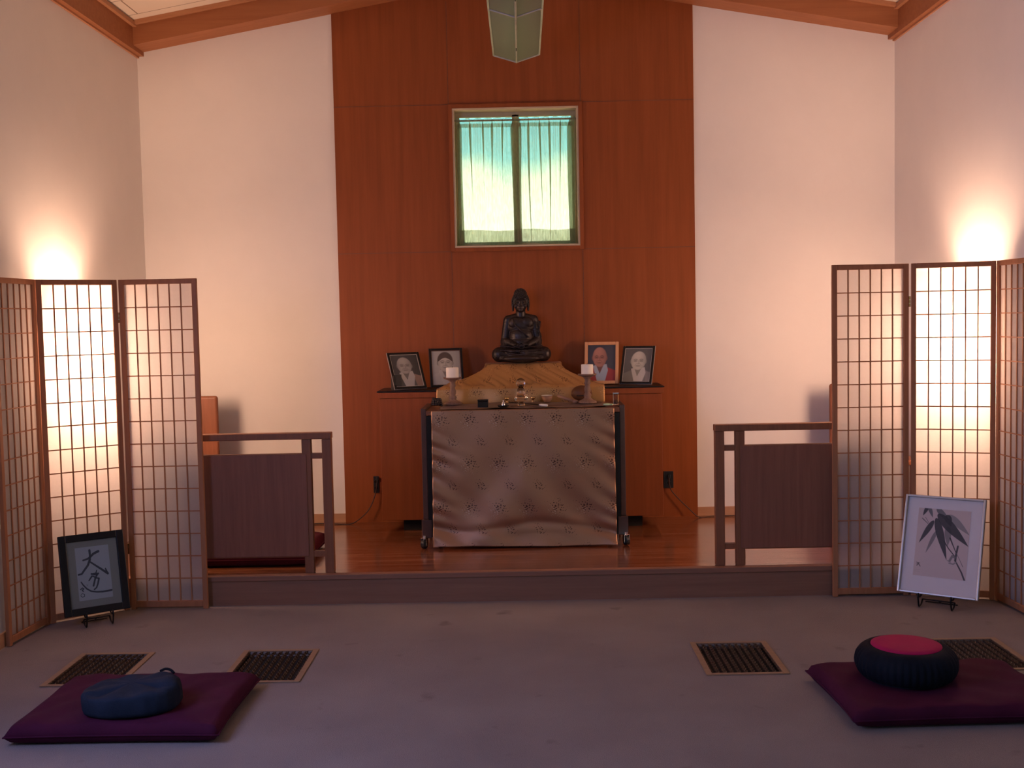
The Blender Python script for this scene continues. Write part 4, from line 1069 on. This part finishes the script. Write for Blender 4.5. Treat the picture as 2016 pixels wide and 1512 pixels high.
def round_zafu():
    c = at(1783, 1330, Z=.08); 
    t = thing('round_cushion', 'round black pleated meditation cushion with magenta top on the right mat', 'cushion', (1.487, 4.345, .080))
    R, Hh, rt = .194, .132, .133
    prof = [(.02, .004), (.12, .0), (.165, .008)]
    for k in range(13):
        a = -PI / 2 * .7 + (PI * .86) * k / 12
        prof.append((R - .058 + .058 * math.cos(a), .066 + .066 * math.sin(a)))
    prof.append((rt, Hh - .001))
    def wob(r, z, a):
        return r * (1 + (.012 * math.cos(a * 44) + .004 * math.cos(a * 7)) * (1 if r > .14 else 0) * math.sin(PI * min(1, max(0, z / Hh))))
    bm = B(); lathe(bm, prof, 352, wob=wob); obj('pleated_side', bm, 'zafu_black', t, smooth=True)
    bm = B(); lathe(bm, [(rt + .002, Hh - .004), (rt, Hh + .003), (rt * .8, Hh + .008), (rt * .4, Hh + .008), (.01, Hh + .007)], 64); obj('top_panel', bm, 'zafu_magenta', t, smooth=True)
round_zafu()
def blue_zafu():
    t = thing('oval_cushion', 'slate-blue oval meditation cushion on the left mat', 'cushion', (-1.50, 4.135, .080), rad(10))
    bm = B(); prof = []
    nz = 18; seg = 96; rings = []
    for k in range(nz + 1):
        a = -PI / 2 + PI * k / nz
        rr = (abs(math.cos(a)) ** .30); zz = .052 + .052 * (1 if a > 0 else -1) * abs(math.sin(a)) ** .42
        ring_ = []
        for i in range(seg):
            th = 2 * PI * i / seg
            ex = math.copysign(abs(math.cos(th)) ** .82, math.cos(th)) * .180; ey = math.copysign(abs(math.sin(th)) ** .82, math.sin(th)) * .132
            if ey > 0: ey *= .9
            f = max(rr, .02)
            x, y = ex * f, ey * f
            zt = zz + (.016 * (x / .19) + .004 * math.sin(x * 60 + y * 25) + .003 * math.sin(y * 70 - x * 30)) * max(0, math.sin(a)) if a > 0 else zz
            if a > 0: zt += -.010 * (y < -.05) * math.sin(a)
            w_ = 1 + .010 * math.sin(th * 9 + zz * 40) + .006 * math.sin(th * 23)
            ring_.append(bm.verts.new((x * w_, y * w_, zt)))
        rings.append(ring_)
    for k in range(nz):
        for i in range(seg): bm.faces.new((rings[k][i], rings[k][(i + 1) % seg], rings[k + 1][(i + 1) % seg], rings[k + 1][i]))
    bm.faces.new(rings[0][::-1]); bm.faces.new(rings[-1])
    obj('cushion', bm, 'zafu_blue', t, smooth=True)
    bm = B(); tube(bm, smooth_path([(.09, .095, .110), (.11, .09, .119), (.13, .08, .117), (.145, .065, .108)]), .005, 8); obj('handle', bm, 'zafu_black', t, smooth=True)
blue_zafu()

# ------------------------------------------------------------------ framed art on stands
def art(name, label, bl, br, w, h, lean, fmat, fw, matmat, paint, pw, ph, pcz, glass=True, pcx=0.0):
    a, b = Vector(bl), Vector(br); c = (a + b) / 2; ang = math.atan2(b.y - a.y, b.x - a.x)
    t = thing(name, label, 'framed art', (c.x, c.y, c.z), ang, None)
    Mt = Matrix.Rotation(-lean, 4, 'X')
    def fin(o): o.matrix_local = Mt; return o
    bm = B(); ring(bm, -w / 2, w / 2, 0, h, fw, -.014, .010); fin(obj('frame', bm, fmat, t, bevel=.003))
    bm = B(); box2(bm, (-w / 2 + .004, .002, .004), (w / 2 - .004, .010, h - .004)); fin(obj('mount', bm, matmat, t))
    P = Pic(pw, ph, 190, int(190 * ph / pw)); paint(P); fin(P.build('artwork', t, -.0002 + .0012, pcz, pcx))
    if glass:
        bm = B(); box2(bm, (-w / 2 + fw, -.006, fw), (w / 2 - fw, -.004, h - fw)); fin(obj('glass', bm, 'pane_glass', t))
    # stand (own thing): two scroll feet, ledge, back leg
    s = thing('picture_stand', 'small black iron stand under the ' + ('calligraphy' if 'calligraphy' in label else 'bamboo painting'), 'stand', (c.x, c.y, .001), ang, 'iron picture stands')
    zc = c.z
    for q in (-1, 1):
        bm = B(); x = q * w * .20
        pts = smooth_path([(x, .03, .13), (x, .018 , zc + .02), (x, .004, zc - .006), (x, -.035, zc - .006), (x, -.045, zc + .012), (x, -.052, zc - .002), (x, -.048, zc - .022), (x, -.035, .008), (x, -.015, .006), (x, .01, .012), (x, .03, .03)])
        pts = [Vector((p.x, p.y + math.tan(lean) * max(0, p.z - zc) * 1.0 + .012 * (p.z > zc), p.z)) if p.y > 0 else p for p in pts]
        tube(bm, pts, .0042, 8); obj('scroll_foot', bm, 'black_iron', s, smooth=True)
    bm = B(); tube(bm, [(-w * .2, .03, .03), (w * .2, .03, .03)], .0036, 8); obj('crossbar', bm, 'black_iron', s, smooth=True)
    bm = B(); tube(bm, [(0, .03, .03), (0, .085, .005)], .0036, 8); tube(bm, [(-w * .2, .085, .0055), (w * .2, .085, .0055)], .0036, 8); obj('rear_leg', bm, 'black_iron', s, smooth=True)

def aff(TL, TR, BL):
    A = np.array([[TR[0] - TL[0], BL[0] - TL[0]], [TR[1] - TL[1], BL[1] - TL[1]]], float); Ai = np.linalg.inv(A)
    return lambda p: tuple(Ai @ (np.array(p, float) - np.array(TL)))
def calligraphy(P):
    P.C[:] = (.47, .45, .42); K = (.012, .011, .011)
    f = aff((378, 355), (858, 285), (475, 1100)); S = 1 / 487
    def st(pts, w, w2=None, al=.97):
        P.seg([f(p) for p in pts], w * S / 2, K, al, (w2 * S / 2) if w2 else None)
    st([(592, 378), (602, 440), (602, 520)], 34, 30)
    st([(508, 522), (560, 505), (600, 480), (650, 425), (718, 388)], 26, 38)
    st([(602, 510), (578, 590), (530, 660), (495, 715), (450, 728)], 34, 26)
    st([(612, 545), (690, 592), (770, 640), (868, 702)], 24, 34); st([(832, 632), (850, 670), (868, 702)], 18, 30)
    st([(704, 660), (697, 700), (640, 715)], 14, 26); st([(632, 712), (680, 722), (728, 705)], 24, 30); st([(640, 745), (600, 808)], 26, 18)
    st([(718, 715), (690, 770), (668, 880)], 26, 26); st([(742, 775), (730, 850), (712, 905), (682, 932)], 26, 20); st([(660, 745), (700, 768), (735, 772)], 20, 22)
    st([(490, 832), (520, 872), (575, 925), (640, 958), (720, 966), (805, 962), (870, 950), (930, 938)], 18, 30)
    st([(485, 935), (510, 912), (530, 925), (508, 945), (525, 960)], 16); st([(495, 1010), (512, 990), (545, 1005), (545, 1030), (515, 1042), (490, 1022)], 9)
    st([(560, 858), (590, 885)], 5, 5, .5); st([(590, 860), (570, 885)], 5, 5, .5)
def bamboo(P):
    P.C[:] = (.50, .42, .43); f = aff((372, 258), (970, 300), (280, 1025)); S = 1 / 600
    K = (.025, .028, .035); M_ = (.11, .115, .125); Lg = (.22, .21, .22)
    def lf(a, b, w, col, al=.95): P.leaf(f(a), f(b), w * S / 2, col, al)
    def st(pts, w, w2=None, col=K, al=.95): P.seg([f(p) for p in pts], w * S / 2, col, al, (w2 * S / 2) if w2 else None)
    lf((715, 340), (940, 565), 82, Lg); lf((580, 262), (730, 430), 66, M_); lf((700, 470), (690, 690), 78, M_, .8); lf((570, 520), (432, 775), 44, M_, .8)
    lf((478, 240), (415, 350), 44, K); lf((488, 240), (530, 372), 44, M_)
    lf((540, 405), (358, 660), 62, K); lf((568, 375), (672, 850), 90, K); lf((590, 330), (922, 692), 118, K); lf((690, 340), (735, 470), 80, K)
    st([(408, 380), (470, 440)], 12, 8, M_); st([(445, 370), (480, 430)], 6, 6, M_)
    st([(650, 635), (700, 720), (768, 805)], 14, 10); st([(720, 600), (750, 680), (785, 770)], 18, 8)
    st([(806, 690), (785, 770), (770, 850)], 20, 24); st([(770, 850), (800, 910), (835, 980), (868, 1075)], 14, 20); st([(785, 765), (820, 840), (852, 915)], 5, 7, M_)
    st([(705, 855), (740, 800), (770, 815)], 26, 30, M_, .8); st([(700, 880), (745, 890), (775, 870)], 16, 18, Lg); st([(680, 850), (715, 870)], 10, 8, Lg)
    st([(325, 880), (365, 890)], 7); st([(330, 918), (345, 890), (368, 925)], 8); st([(322, 900), (360, 905)], 5); st([(300, 965), (370, 965)], 3, 3, Lg, .5); st([(300, 980), (360, 984)], 3, 3, Lg, .5)
bl = at(127.5, 1217, Z=.062); br = at(256, 1197, Z=.062)
art('framed_calligraphy', 'black-framed brush calligraphy under glass leaning before the left screen', bl, br, (br - bl).length, .41, rad(14), 'black_lacquer', .036, 'sage_mat', calligraphy, .166, .27, .207)
bl = at(1766.3, 1164, Z=.062); br = at(1926.4, 1184, Z=.062)
art('framed_bamboo_painting', 'silver-framed ink painting of bamboo leaves leaning before the right screen', bl, br, (br - bl).length, .515, rad(19), 'silver_frame', .012, 'white_mat', bamboo, .262, .355, .272, False)
